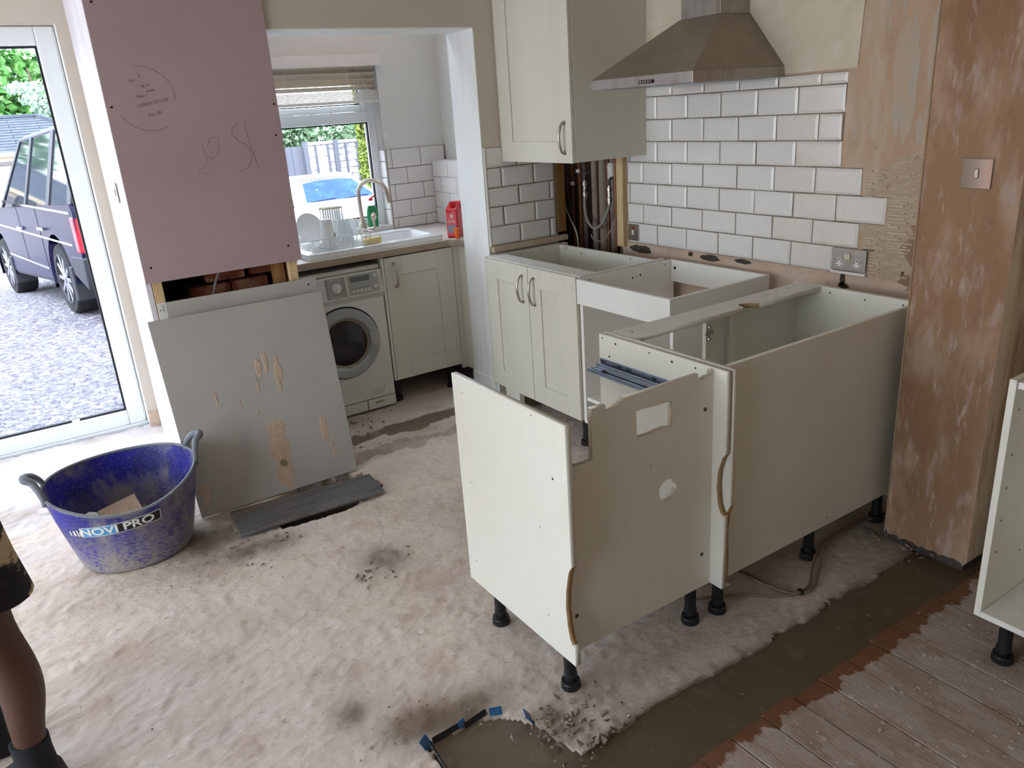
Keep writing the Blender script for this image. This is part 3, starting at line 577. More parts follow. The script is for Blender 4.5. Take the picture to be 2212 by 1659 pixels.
def smear(u, v, wu, hv, n=14, jag=.3):
    """plaster smear on the leaning board; u along width 0..1, v along height metres"""
    base = Vector((-.587+.74*u, 1.915, 0))+d1*v; nr = Vector((0, -d1.z, d1.y)); ring = []
    for i in range(n):
        a = 2*math.pi*i/n; k = 1+random.uniform(-jag, jag); ring.append(base+Vector((1, 0, 0))*math.cos(a)*wu*k+d1*math.sin(a)*hv*k)
    b = MB(); b.loft([[p+nr*.0004 for p in ring], [base+(p-base)*.75+nr*.0018 for p in ring]]); b.build('plaster_smear', 'plaster_smear', b1)
smear(.53, .60, .014, .045); smear(.575, .61, .012, .055); smear(.64, .56, .018, .06); smear(.63, .50, .008, .05); smear(.245, .50, .006, .035); smear(.5, .52, .004, .04); smear(.375, .45, .003, .02); smear(.545, .30, .048, .045, jag=.12); smear(.545, .20, .050, .10, 20, .1); smear(.54, .09, .046, .085, 20, .1); smear(.60, .3, .014, .012); smear(.84, .24, .019, .075); smear(.87, .13, .012, .05); smear(.32, .3, .006, .018); smear(.05, .1, .02, .06); smear(.46, .4, .004, .012)
b = MB(); nr = Vector((0, -d1.z, d1.y))
for k in range(40):
    u, v = random.gauss(.55, .22), random.gauss(.42, .17)
    if not (.02 < u < .98 and .03 < v < .84): continue
    p = Vector((-.587+.74*u, 1.915, 0))+d1*v; r = random.uniform(.0015, .004); b.cyl(p+nr*.0002, p+nr*.0012, r, r*.6, 6)
b.build('plaster_splashes', 'splash', b1)['kind'] = 'stuff'
# dark plank over the hole
pl = thing('vinyl_plank', 'dark slate-grey floor plank lying over a hole below the leaning board', 'plank', (-.16, 1.72, 0))
b = MB(); b.prism([(-.497,1.612), (.143,1.583), (.162,1.80), (-.478,1.865)], 2, .012, .021); b.build('board', 'slate_plank', pl, bevel=.0015)
for x_, y_ in ((-.47,1.72), (.14,1.70), (.1,1.62)): b = MB(); b.box(x_-.03, x_+.03, y_-.03, y_+.03, -.004, .012); b.build('shim', 'rubble', pl)

# ================================================================== KITCHEN UNITS
def box(name, x0, x1, y0, y1, z0, z1, m, parent, bevel=.0008, smooth=False):
    b = MB(); b.box(x0, x1, y0, y1, z0, z1); return b.build(name, m, parent, bevel=bevel, smooth=smooth)
def hole(p, axis, r, parent, m='hole_dark', name='screw_hole', out=-1):
    d = [0, 0, 0]; d[axis] = out*.0012; q = [0, 0, 0]; q[axis] = -out*.0006
    b = MB(); b.cyl(Vector(p)+Vector(q), Vector(p)+Vector(d)*.4, r, n=10); return b.build(name, m, parent)
def leg(x, y, zt, parent):
    b = MB(); b.lathe([(.030,zt), (.030,zt-.006), (.0185,zt-.010), (.0185,.052), (.0205,.050), (.0205,.040), (.0165,.038), (.0165,.024)], (x, y, 0), 16); l = b.build('leg', 'black_plastic', parent, smooth=True)
    n = 40; prof = []
    b = MB(); ring = lambda r, z_, ru: [(x+math.cos(2*math.pi*k/n)*(r-(ru if k % 2 else 0)), y+math.sin(2*math.pi*k/n)*(r-(ru if k % 2 else 0)), z_) for k in range(n)]
    b.loft([ring(.029, .0, .0016), ring(.029, .019, .0016), ring(.027, .021, 0), ring(.027, .026, 0), ring(.018, .027, 0)]); b.build('foot', 'black_plastic', l, smooth=True, angle=30)
def bow_handle(p0, p1, out, parent, r=.0052, bulge=.028):
    """bow handle between two feet; out = outward unit vector"""
    p0, p1, out = Vector(p0), Vector(p1), Vector(out); d = p1-p0
    path = [p0, p0+out*bulge*.55+d*.02, p0+d*.2+out*bulge, p0+d*.5+out*bulge*1.22, p0+d*.8+out*bulge, p1+out*bulge*.55-d*.02, p1]
    pts = bez(path, 6); n = len(pts); rs = [r*(1+.35*math.sin(math.pi*i/(n-1))) for i in range(n)]
    b = MB(); b.tube(pts, rs, 10); h = b.build('handle', 'nickel', parent, smooth=True)
    for p in (p0, p1): b = MB(); b.lathe([(.0105,0), (.0105,.003), (.008,.007), (.006,.012)], p, 14, axis=out); b.build('handle_rose', 'nickel', h, smooth=True)
    return h
def shaker_door(axis, face, a0, a1, z0, z1, parent, m='painted_door', fr=.1, th=.02, rec=.0085, name='door', rail=None):
    """shaker door; axis 0: lies in plane x=face facing -X (a=y); axis 1: plane y=face facing -Y (a=x)"""
    rail = rail or fr
    def B(b, u0, u1, w0, w1, d0, d1):
        if axis == 0: b.box(face+d0, face+d1, u0, u1, w0, w1)
        else: b.box(u0, u1, face+d0, face+d1, w0, w1)
    b = MB(); B(b, a0+.002, a1-.002, z0+.002, z1-.002, rec, th); d = b.build(name, m, parent)
    for nm, u0, u1, w0, w1 in (('stile', a0, a0+fr, z0, z1), ('stile', a1-fr, a1, z0, z1), ('rail', a0+fr+.0006, a1-fr-.0006, z1-rail, z1), ('rail', a0+fr+.0006, a1-fr-.0006, z0, z0+rail)):
        b = MB(); B(b, u0, u1, w0, w1, 0, th-.002); b.build(nm, m, d, bevel=.0012)
    return d
ZB, ZT = .15, .87

# ---- N: drawer carcass at the end of the peninsula
N_ = thing('drawer_base_carcass', 'cut-about cream drawer unit carcass at the free end, showing its back', 'cabinet', (.3, .28, 0))
def side_prof(y0, y1, z0, z1, sc):
    """side panel outline in (y,z) with a scalloped pipe notch on the near edge"""
    return [(y0, z0)]+sc+[(y0, z1), (y1, z1), (y1, z0)]
scal = [(.0, .212), (.010,.214), (.020,.228), (.029,.271), (.033,.329), (.028,.38), (.014,.442), (.006,.458), (0, .466)]
me = plate([side_prof(0, .5655, ZB, ZT, scal)], 0, 0, .018); edge_mat(me, 0, lambda q: q.y < .04 and .213 < q.z < .466 and q.y > .0005); link('side_panel', me, ['carcass', 'chipboard'], N_)
scal2 = [(0,.408), (.012,.414), (.024,.44), (.03,.5), (.026,.55), (.01,.60), (.0,.612)]
me = plate([side_prof(0, .5655, ZB, ZT, scal2)], 0, .5785, .5965); edge_mat(me, 0, lambda q: q.y < .04 and .408 < q.z < .612 and q.y > .0005); link('side_panel', me, ['carcass', 'chipboard'], N_)
bp = [(.0185,ZB), (.0185,.722), (.123,.722), (.125,.867), (.172,.867), (.173,.851), (.188,.846), (.205,.850), (.222,.858), (.238,.868), (.515,.868), (.516,.851), (.530,.846), (.548,.853), (.566,.850), (.568,.868), (.578,.868), (.578,ZB)]
hol = [(.279,.817), (.300,.819), (.34,.816), (.412,.8135), (.4125,.78), (.410,.735), (.38,.742), (.32,.738), (.281,.741)]
circ = [(.397+math.cos(t)*.0345, .541+math.sin(t)*.0345) for t in np.linspace(0, 2*math.pi, 28, endpoint=False)]
me = plate([bp, hol, circ], 1, .05, .066)
edge_mat(me, 1, lambda q: (q.z > .70 and q.x < .13) or (.16 < q.x < .24 and q.z > .8) or (.51 < q.x < .57 and q.z > .84) or (.27 < q.x < .43 and q.z < .83 and q.z > .5))
link('back_panel', me, ['carcass', 'chip_pale'], N_)
box('bottom_panel', .018, .5785, .067, .5655, ZB, ZB+.018, 'carcass_white', N_)
for x_, z_ in ((.545,.752), (.541,.268), (.048,.267)):
    b = MB(); b.cyl((x_, .0505, z_), (x_, .0488, z_), .0065, n=14); s_ = b.build('screw', 'screw_grey', N_); b = MB(); b.cyl((x_, .0489, z_), (x_, .0484, z_), .002, n=4); b.build('screw_slot', 'hole_dark', s_)
for y_, z_, r in ((.507,.82,.002), (.145,.856,.002), (.5,.526,.002), (.063,.703,.0035), (.136,.53,.002), (.515,.236,.002), (.119,.253,.002)): hole((0, y_, z_), 0, r, N_)
for y_, z_, r in ((.548,.859,.003), (.481,.851,.004), (.319,.856,.003), (.219,.850,.004), (.122,.853,.003), (.514,.80,.004), (.09,.83,.004)): hole((.5785, y_, z_), 0, r, N_)
for x_, z_, r in ((.33,.64,.0018), (.47,.36,.0018), (.2,.45,.0012), (.28,.24,.0012)): hole((x_, .05, z_), 1, r, N_, name='pin_mark')
for x_, y_ in ((.045,.09), (.05,.475), (.535,.09), (.54,.50)): leg(x_, y_, ZB, N_)
def runner(b_, y0, y1):
    out = MB(); out.box(.5765, .5785, y0, y1, .750, .787); out.box(.560, .5765, y0, y1, .757, .7595); out.box(.560, .562, y0, y1, .7595, .772); return out
rn = runner(0, .235, .562).build('drawer_runner', 'zinc', N_, bevel=.0006); rn['label'] = 'galvanised drawer runner'
b = MB(); b.box(.543, .561, .25, .592, .735, .7375); b.box(.543, .545, .25, .592, .7375, .752); b.box(.559, .561, .25, .592, .7375, .752); b.build('drawer_profile', 'zinc', rn, bevel=.0006)
b = MB(); b.box(.545, .558, .515, .56, .752, .758); b.build('catch', 'zinc', rn, bevel=.001)
for k in range(11):
    y_ = [.555, .545, .535, .47, .46, .45, .425, .415, .405, .30, .29][k]; b = MB(); b.box(.5757, .5766, y_-.003, y_+.002, .772, .781); b.build('slot', 'hole_dark', rn)

# ---- C: corner carcass
C_ = thing('corner_base_carcass', 'long cream corner unit carcass seen from behind, open on top', 'cabinet', (1.1, .3, 0))
CX0, CX1 = .6035, 1.625
scal3 = [(0,.15), (.016,.30), (.018,.36), (.010,.40), (.004,.43), (0,.436)]
me = plate([[(0,ZB+.001), (.014,ZB), (.013,.25), (.018,.33), (.012,.40), (0,.432), (0,ZT), (.57,ZT), (.57,ZB)]], 0, CX0, CX0+.018); edge_mat(me, 0, lambda q: q.y < .03 and q.z < .436); link('side_panel', me, ['carcass', 'chipboard'], C_)
box('side_panel', CX1-.018, CX1, .036, .57, ZB, ZT, 'carcass', C_)
box('back_panel', CX0+.0185, CX1-.0185, .036, .052, ZB, ZT-.001, 'carcass', C_)
box('bottom_panel', CX0+.0185, CX1-.0185, .053, .57, ZB, ZB+.018, 'carcass', C_)
bite = [(1.166,.452), (1.17,.475), (1.185,.488), (1.205,.484), (1.225,.47), (1.238,.452), (1.245,.442)]
me = plate([[(CX0+.0185,.442), (1.160,.444)]+bite+[(CX1-.0185,.442), (CX1-.0185,.552), (CX0+.0185,.552)]], 2, ZT-.018, ZT); edge_mat(me, 2, lambda q: 1.16 < q.x < 1.246 and q.y < .5); link('front_rail', me, ['dusty_edge', 'chipboard'], C_)
box('post', 1.060, 1.165, .530, .548, ZB+.018, ZT-.019, 'carcass', C_); box('post_return', 1.1655, 1.190, .512, .5475, ZB+.018, ZT-.019, 'carcass', C_)
box('blank_front_panel', 1.1905, CX1-.0185, .5485, .5655, ZB+.018, ZT-.019, 'carcass', C_)
b = MB(); b.box(1.066, 1.078, .524, .5298, .745, .805); hp = b.build('hinge_plate', 'nickel', C_, bevel=.002); b = MB(); b.box(1.052, 1.094, .5225, .5298, .768, .782); b.build('cross_bar', 'nickel', hp, bevel=.002)
for z_ in (.752, .775, .798): b = MB(); b.cyl((1.072, .526, z_), (1.072, .520, z_), .0065, n=12); b.build('screw', 'nickel', hp)
for x_, y_, r in ((.67,.50,.004), (.70,.51,.002), (.9,.50,.0015), (.95,.5,.002), (1.0,.5,.002), (1.03,.52,.002), (1.5,.52,.004), (1.35,.5,.0015)):
    b = MB(); b.cyl((x_, y_, ZT-.001), (x_, y_, ZT+.0004), r, n=10); b.build('screw_hole', 'hole_dark', C_)
for y_, z_ in ((.40,.85), (.25,.845), (.10,.85)): hole((CX1-.018, y_, z_), 0, .0035, C_)
hole((1.15, .036, .18), 1, .003, C_); hole((1.4, .036, .3), 1, .0015, C_)
for x_, y_ in ((.645,.075), (1.135,.09), (.66,.50), (1.55,.09), (1.55,.5)): leg(x_, y_, ZB, C_)

# ---- O: open oven housing
O_ = thing('oven_housing', 'white open-fronted oven housing carcass with a deep top fascia', 'cabinet', (1.4, 1.06, 0))
OZ = .857
box('side_panel', 1.1235, 1.70, .765, .783, ZB-.005, OZ, 'carcass_white', O_); box('side_panel', 1.1235, 1.70, 1.3445, 1.3625, ZB-.005, OZ, 'carcass_white', O_)
box('fascia', 1.105, 1.123, .765, 1.3625, .742, OZ, 'carcass_white', O_); box('back_rail', 1.682, 1.70, .7835, 1.344, .752, OZ, 'carcass_white', O_)
box('bottom_panel', 1.1235, 1.70, .7835, 1.344, ZB-.005, ZB+.013, 'carcass_white', O_)
box('shelf', 1.13, 1.68, .7835, 1.344, .262, .28, 'carcass_white', O_)
hole((1.682, 1.318, .82), 0, .008, O_)
for x_, z_, r in ((1.43,.81,.005), (1.455,.812,.003), (1.48,.815,.005), (1.17,.845,.0035), (1.64,.84,.003)): hole((x_, 1.3445, z_), 1, r, O_)
for x_, y_ in ((1.17,.81), (1.17,1.32), (1.65,.81), (1.65,1.32)): leg(x_, y_, ZB-.005, O_)

# ---- D: two-door base unit
D_ = thing('double_door_base_unit', 'cream shaker base unit with two doors and bow handles, worktop removed', 'cabinet', (1.4, 1.76, 0))
DZ = .865
box('side_panel', 1.128, 1.66, 1.3665, 1.3845, ZB, DZ, 'carcass', D_); box('side_panel', 1.128, 1.66, 2.145, 2.163, ZB, DZ, 'carcass', D_)
box('back_panel', 1.60, 1.616, 1.385, 2.1445, ZB, DZ-.002, 'carcass', D_); box('bottom_panel', 1.128, 1.60, 1.385, 2.1445, ZB, ZB+.018, 'carcass', D_)
box('top_rail', 1.128, 1.235, 1.385, 2.1445, DZ-.018, DZ, 'dusty_edge', D_)
box('shelf', 1.16, 1.59, 1.386, 2.1435, .5, .518, 'carcass', D_)
dr = shaker_door(0, 1.106, 1.3705, 1.7565, .155, .862, D_); bow_handle((1.106, 1.707, .812), (1.106, 1.705, .680), (-1, 0, 0), dr)
dl = shaker_door(0, 1.106, 1.7605, 2.1465, .155, .862, D_); bow_handle((1.106, 1.809, .812), (1.106, 1.807, .680), (-1, 0, 0), dl)
box('end_filler', 1.116, 1.66, 2.1640, 2.182, .135, DZ, 'painted_door', D_); box('plinth_block', 1.17, 1.20, 2.0, 2.14, .0, .148, 'carcass', D_)
for x_, y_, z_ in ((1.27,2.145,.85), (1.33,2.145,.853), (1.40,2.145,.847), (1.48,2.145,.853)): hole((x_, y_, z_), 1, .003, D_)
for y_, z_ in ((1.95,.835), (1.55,.85)): hole((1.60, y_, z_), 0, .004, D_)
for y_ in (2.09, 1.44): b = MB(); b.box(1.588, 1.5995, y_-.016, y_+.016, .842, .858); q = b.build('hanging_bracket', 'white_plastic', D_, bevel=.002); hole((1.588, y_-.006, .85), 0, .002, q); hole((1.588, y_+.006, .85), 0, .002, q)
for x_, y_ in ((1.17,1.41), (1.62,1.41), (1.62,2.1)): leg(x_, y_, ZB, D_)
b = MB(); b.cyl((1.22, 1.45, DZ-.001), (1.22, 1.45, DZ+.0004), .005, n=10); b.build('screw_hole', 'hole_dark', D_)

# ---- W: wall cabinet
W_ = thing('wall_cabinet', 'tall cream shaker wall cabinet in the corner beside the hood', 'cabinet', (1.53, 1.9, 1.345))
for y0, y1 in ((1.600, 1.618), (2.190, 2.208)): box('side_panel', 1.3165, 1.7655, y0, y1, 1.3455, 2.25, 'painted_door', W_)
box('bottom_panel', 1.3165, 1.7655, 1.6185, 2.1895, 1.3475, 1.366, 'carcass', W_); box('top_panel', 1.3165, 1.7655, 1.6185, 2.1895, 2.23, 2.25, 'carcass', W_); box('back_panel', 1.755, 1.7655, 1.6185, 2.1895, 1.3665, 2.2295, 'carcass', W_)
wd = shaker_door(0, 1.295, 1.601, 2.205, 1.3445, 2.25, W_, fr=.105, rail=.10); bow_handle((1.295, 1.652, 1.528), (1.295, 1.656, 1.392), (-1, 0, 0), wd)
box('filler_strip', 1.30, 1.318, 2.2083, 2.2180, 1.3455, 2.25, 'beige_paint', W_)

# ---- hood
H_ = thing('cooker_hood', 'dusty stainless steel chimney cooker hood above the tiled wall', 'cooker hood', (1.5, 1.09, 1.6566))
HX0, HX1, HY0, HY1 = 1.246, 1.7655, .790, 1.389
b = MB(); b.box(HX0, HX1, HY0, HY1, 1.6566, 1.6985); band = b.build('rim_band', 'steel_band', H_, bevel=.002)
r0 = [(HX0+.001,HY0+.001,1.6985), (HX1,HY0+.001,1.6985), (HX1,HY1-.001,1.6985), (HX0+.001,HY1-.001,1.6985)]; r1 = [(1.588,.973,1.914), (HX1,.973,1.914), (HX1,1.203,1.914), (1.588,1.203,1.914)]
b = MB(); b.loft([r0, r1]); b.build('canopy', 'steel_dusty', H_, bevel=.0012)
b = MB(); b.box(1.593, HX1, .978, 1.198, 1.914, CEIL-.003); b.build('chimney', 'steel_band', H_, bevel=.002)
b = MB(); b.prism(rr(.995, 1.085, 1.667, 1.681, .007), 0, 1.2452, 1.2462); pn = b.build('button_panel', 'hole_dark', H_)
for k in range(5): b = MB(); b.lathe([(.0052,0), (.0052,.003), (.003,.005)], (1.2453, 1.0135+k*.0145, 1.674), 12, axis=(-1, 0, 0)); b.build('button', 'chrome', pn, smooth=True)
b = MB(); b.prism([(.99,.0), (1.01,.012), (1.02,.03), (1.005,.028), (.992,.012)], 2, 0, .001); me = b.mesh()
for v in me.vertices: v.co = Vector((1.34+(v.co.y)*.75, .7905+v.co.y*.40+.012, 1.715+(v.co.x-.99)*.9+v.co.y*.2))
b = MB(); b.box(1.30, 1.70, .83, 1.35, 1.6545, 1.6566); b.build('grease_filter', 'zinc', H_)

# ---- R: open carcass at the right edge of the frame
R_ = thing('open_base_carcass', 'empty cream base carcass with an open front at the right edge', 'cabinet', (1.32, -.83, 0))
box('side_panel', 1.038, 1.60, -.550, -.532, ZB, ZT, 'carcass', R_); box('side_panel', 1.038, 1.60, -1.132, -1.114, ZB, ZT, 'carcass', R_)
box('bottom_panel', 1.038, 1.60, -1.1135, -.5505, ZB, ZB+.018, 'dusty_edge', R_); box('back_panel', 1.55, 1.566, -1.1135, -.5505, ZB+.0185, ZT, 'carcass', R_)
box('top_rail', 1.046, 1.146, -1.1135, -.5505, ZT-.024, ZT-.006, 'carcass_white', R_); box('top_rail', 1.45, 1.549, -1.1135, -.5505, ZT-.024, ZT-.006, 'carcass_white', R_)
for x_, z_ in ((1.075,.35), (1.075,.45), (1.075,.55), (1.075,.65), (1.2,.5), (1.075,.78), (1.22,.3)): hole((x_, -.550, z_), 1, .003, R_)
for x_, y_ in ((1.10,-.60), (1.10,-1.08), (1.55,-.59), (1.55,-1.08)): leg(x_, y_, ZB, R_)

# ---- electrical fittings
so = thing('double_socket', 'plaster-spattered metal double socket hanging off the end of the tiles', 'socket', (1.765, .43, .90))
b = MB(); b.prism(rr(.355, .507, .908, .996, .004), 0, 1.7555, 1.7600); b.build('face_plate', 'steel_band', so, bevel=.001)
b = MB(); b.box(1.7600, 1.7700, .365, .50, .915, .99); b.build('back_box', 'hole_dark', so)
b = MB(); b.box(1.752, 1.7700, .352, .508, .893, .9045); b.build('tile_trim', 'white_plastic', so, bevel=.003)
for yc in (.471, .394):
    b = MB(); b.prism([(yc-.014,.922), (yc+.014,.922), (yc+.014,.936), (yc+.0055,.936), (yc+.0055,.958), (yc-.0055,.958), (yc-.0055,.936), (yc-.014,.936)], 0, 1.7546, 1.7556); q = b.build('pin_insert', 'white_plastic', so)
    for dy, dz, w, h in ((0,.019,.0018,.0042), (-.008,-.005,.003,.0018), (.008,-.005,.003,.0018)):
        b = MB(); b.box(1.7541, 1.7547, yc+dy-w, yc+dy+w, .934+dz-h-.0025, .934+dz+h-.0025); b.build('pin_hole', 'hole_dark', q)
for yc in (.440, .428): b = MB(); b.box(1.749, 1.7556, yc-.0055, yc+.0055, .954, .976); b.build('rocker', 'cream_plastic', so, bevel=.002)
for yc in (.490, .372): b = MB(); b.cyl((1.7557, yc, .95), (1.754, yc, .95), .003, n=10); b.build('screw', 'chrome', so)
fs_ = thing('fused_switch', 'small steel switch plate with red neon beside the bare timber batten', 'switch', (1.765, 1.70, .95))
b = MB(); b.prism(rr(1.656, 1.742, .906, .993, .004), 0, 1.7565, 1.7615); b.build('face_plate', 'nickel', fs_, bevel=.001); b = MB(); b.box(1.7615, 1.7705, 1.65, 1.748, .90, .997); b.build('pattress', 'white_plastic', fs_, bevel=.001)
b = MB(); b.box(1.752, 1.7566, 1.694, 1.706, .936, .962); b.build('rocker', 'white_plastic', fs_, bevel=.0015); b = MB(); b.box(1.755, 1.7566, 1.691, 1.709, .968, .98); b.build('neon', 'red_neon', fs_)
ls = thing('light_switch', 'polished chrome rocker light switch on the brown plaster pier', 'switch', (1.435, -.185, 1.335))
b = MB(); b.prism(rr(-.229, -.140, 1.292, 1.379, .003), 0, 1.4325, 1.4378); b.build('face_plate', 'chrome_dark', ls, bevel=.001); b = MB(); b.box(1.428, 1.4327, -.191, -.179, 1.322, 1.350); b.build('rocker', 'nickel', ls, bevel=.002)
b = MB(); b.box(-.552, -.547, 2.53, 2.62, 1.325, 1.413); sp = thing('side_switch', 'worn chrome switch plate on the side of the wall stub by the patio door', 'switch', (-.55, 2.57, 1.37)); b.build('face_plate', 'nickel', sp, bevel=.001); b = MB(); b.box(-.556, -.552, 2.563, 2.587, 1.355, 1.385); b.build('rocker', 'white_plastic', sp, bevel=.001)

# ---- pipe recess
for x0, x1, y0, y1, lab in ((1.648, 1.706, 2.2195, 2.245, 'old brown timber batten on the left of the exposed pipes'), (1.760, 1.7705, 1.758, 1.820, 'new pale timber batten on the right of the exposed pipes')):
    pass
b = MB(); b.box(1.650, 1.706, 2.212, 2.262, .92, 1.36); props(b.build('timber_batten', 'timber_old', None, bevel=.002), 'old brown timber batten on the left of the exposed pipes', 'timber batten')
b = MB(); b.box(1.742, 1.80, 1.762, 1.812, .868, 1.36); props(b.build('timber_batten', 'timber', None, bevel=.002), 'new pale timber batten on the right of the exposed pipes', 'timber batten')
pipes = [(1.80,2.37,.008,'copper_dull','first thin copper pipe from the left in the open recess'), (1.83,2.345,.011,'pipe_dark','dark pipe second from the left in the open recess'), (1.83,2.30,.008,'copper_dull','thin copper pipe left of the grey loop'), (1.86,2.27,.014,'copper_dull','thick copper pipe behind the white cable'), (1.86,2.225,.016,'pipe_dark','dark lagged pipe behind the left valve'), (1.89,2.17,.02,'pipe_lag','wide grey lagged pipe just right of the left valve'), (1.90,2.105,.028,'pipe_lag','widest grey lagged pipe in the middle of the recess'), (1.89,2.055,.008,'copper_dull','thin copper pipe in the middle of the recess'), (1.90,2.02,.02,'pipe_lag','grey pipe behind the right valve'), (1.86,1.955,.009,'copper_dull','thin copper pipe near the right batten'), (1.88,1.925,.014,'pipe_lag','grey pipe nearest the right batten')]
for x_, y_, r, m, lab in pipes:
    b = MB(); b.tube([(x_, y_, .2), (x_+.002, y_+.002, .7), (x_, y_, 1.35)], r, 12); props(b.build('pipe', m, None, smooth=True), lab, 'pipe', 'pipes in the corner recess')
vl = thing('filling_loop', 'braided grey filling loop hanging between two silver valves', 'hose', (1.83, 2.08, .94))
b = MB(); b.tube(bez([(1.835,2.196,1.10), (1.828,2.19,1.03), (1.815,2.15,.965), (1.81,2.085,.93), (1.815,2.02,.965), (1.83,1.985,1.04), (1.84,1.98,1.09)], 8), .0085, 10); b.build('hose', 'cable_grey', vl, smooth=True)
for y_, zt in ((2.196, 1.19), (1.980, 1.17)):
    b = MB(); b.lathe([(.011,zt-.10), (.011,zt-.085), (.014,zt-.085), (.014,zt-.065), (.010,zt-.062), (.010,zt-.03), (.014,zt-.028), (.014,zt-.01), (.009,zt-.008), (.009,zt)], (1.838, y_, 0), 8); v_ = b.build('valve', 'brass_plated', vl, smooth=True, angle=30)
    b = MB(); b.tube(bez([(1.838,y_,zt), (1.838,y_,zt+.02), (1.840,y_-.006,zt+.036), (1.852,y_-.012,zt+.04)], 6), .008, 8); b.build('elbow', 'pipe_dark', v_, smooth=True)
b = MB(); b.cyl((1.83,2.19,1.135), (1.83,2.14,1.135), .003, n=8); b.build('lever', 'hole_dark', vl)
b = MB(); b.lathe([(.022,1.20), (.024,1.205), (.024,1.265), (.026,1.265), (.026,1.275), (.022,1.28), (.022,1.29)], (1.87, 1.995, 0), 16); props(b.build('push_fit_coupler', 'white_plastic', None, smooth=True), 'white push-fit pipe coupler above the right valve', 'pipe fitting')
for k, (x_, y_, zz) in enumerate(((1.815,2.225,1.29), (1.815,2.225,1.235), (1.80,2.262,1.165))):
    b = MB(); b.lathe([(.011,zz), (.013,zz+.002), (.013,zz+.016), (.011,zz+.018)], (x_, y_, 0), 12); props(b.build('pipe_collar', 'white_plastic', None, smooth=True), ['upper white collar on the dark pipe under the cabinet', 'middle white collar on the dark pipe above the left valve', 'white collar on the copper pipe behind the cable'][k], 'pipe fitting')
b = MB(); b.tube(bez([(1.77,2.33,1.36), (1.765,2.335,1.2), (1.77,2.32,1.08), (1.77,2.26,.98), (1.775,2.21,.9), (1.78,2.2,.8)], 8), .0042, 8); props(b.build('white_cable', 'cord', None, smooth=True), 'off-white cable running down the left of the pipe recess', 'cable')
b = MB(); b.tube(bez([(1.79,2.09,.90), (1.788,2.085,.885), (1.786,2.06,.87), (1.786,2.0,.868), (1.786,1.965,.885), (1.785,1.92,.93), (1.785,1.87,.985)], 8), .0038, 8); props(b.build('grey_cable', 'cable_grey', None, smooth=True), 'grey cable looped at the foot of the pipes beside the right batten', 'cable')
b = MB(); b.tube(bez([(1.78,2.305,1.35), (1.78,2.30,1.2), (1.785,2.27,1.05), (1.79,2.235,.92), (1.79,2.22,.8)], 8), .004, 8); props(b.build('black_cable', 'pipe_dark', None, smooth=True), 'black cable crossing the pipes behind the filling loop', 'cable')
# cables on the floor under the corner unit
fc = [(.84,.22,.012), (.86,.15,.012), (.875,.05,.012), (.905,-.03,.012), (.98,-.03,.012), (1.08,.03,.014), (1.2,.085,.03), (1.40,.105,.03), (1.60,.10,.012)]
for k, (o_, dz, lab) in enumerate((((0,0),0,'upper dusty grey cable on the floor under the corner unit'), ((.012,-.012),.0,'lower dusty grey cable on the floor under the corner unit'))):
    b = MB(); b.tube(bez([(p[0]+o_[0]*(1+(i % 2)), p[1]+o_[1], p[2]-.004+dz) for i, p in enumerate(fc)], 8), .005, 8); props(b.build('floor_cable', 'cable_dirty', None, smooth=True), lab, 'cable', 'floor cables')
b = MB(); b.tube(bez([(.62,.16,.006), (.75,.09,.006), (.85,.0,.006), (.9,-.03,.008)], 8), .004, 8); props(b.build('floor_cable', 'cable_dirty', None, smooth=True), 'thin pale cable flat on the floor beside the looped pair', 'cable', 'floor cables')
b = MB(); b.lathe([(.012,-.004), (.012,.004)], (.925,-.037,.01), 10, axis=(.8,.1,0)); props(b.build('cable_tape', 'hole_dark', None), 'black tape wrapped round the looped floor cables', 'tape')

# ================================================================== SINK ALCOVE
# sink base unit
SB = thing('sink_base_unit', 'cream shaker base unit with one door under the sink', 'cabinet', (.93, 2.9, 0))
sd = shaker_door(1, 2.600, .716, 1.155, .150, .868, SB, fr=.105); bow_handle((.775, 2.600, .83), (.78, 2.600, .70), (0, -1, 0), sd, bulge=.026)
box('side_panel', .700, .7135, 2.602, 3.15, .15, .872, 'carcass', SB); box('side_panel', 1.142, 1.156, 2.621, 3.15, .15, .872, 'carcass', SB); box('bottom_panel', .714, 1.1415, 2.621, 3.15, .15, .168, 'carcass', SB)
box('corner_filler', 1.158, 1.245, 2.602, 2.62, .12, .872, 'painted_door', SB); box('corner_post', 1.195, 1.245, 2.50, 2.60, .12, .872, 'painted_door', SB)
for x_, y_ in ((1.10,2.66), (.74,2.68), (1.1,3.1), (.74,3.1)): leg(x_, y_, .15, SB)
# worktop with a sink cut-out
wt = thing('worktop', 'worn wood-effect laminate worktop carrying the sink', 'worktop', (.8, 2.9, .877))
WTOP = .914
out = [(.135,2.582), (1.13,2.582), (1.185,2.50), (1.245,2.497), (1.45,2.497), (1.45,3.303), (.135,3.303)]; cut = [(.74,2.70), (1.08,2.70), (1.08,3.0), (.74,3.0)]
me = plate([out, cut], 2, .877, WTOP); link('slab', me, 'worktop', wt, bevel=.003)
me = plate([[(.137,2.586), (1.128,2.586), (1.184,2.504), (1.244,2.501), (1.448,2.501), (1.448,3.301), (.137,3.301)], cut], 2, WTOP, WTOP+.0012); link('laminate_top', me, 'worktop_top', wt)
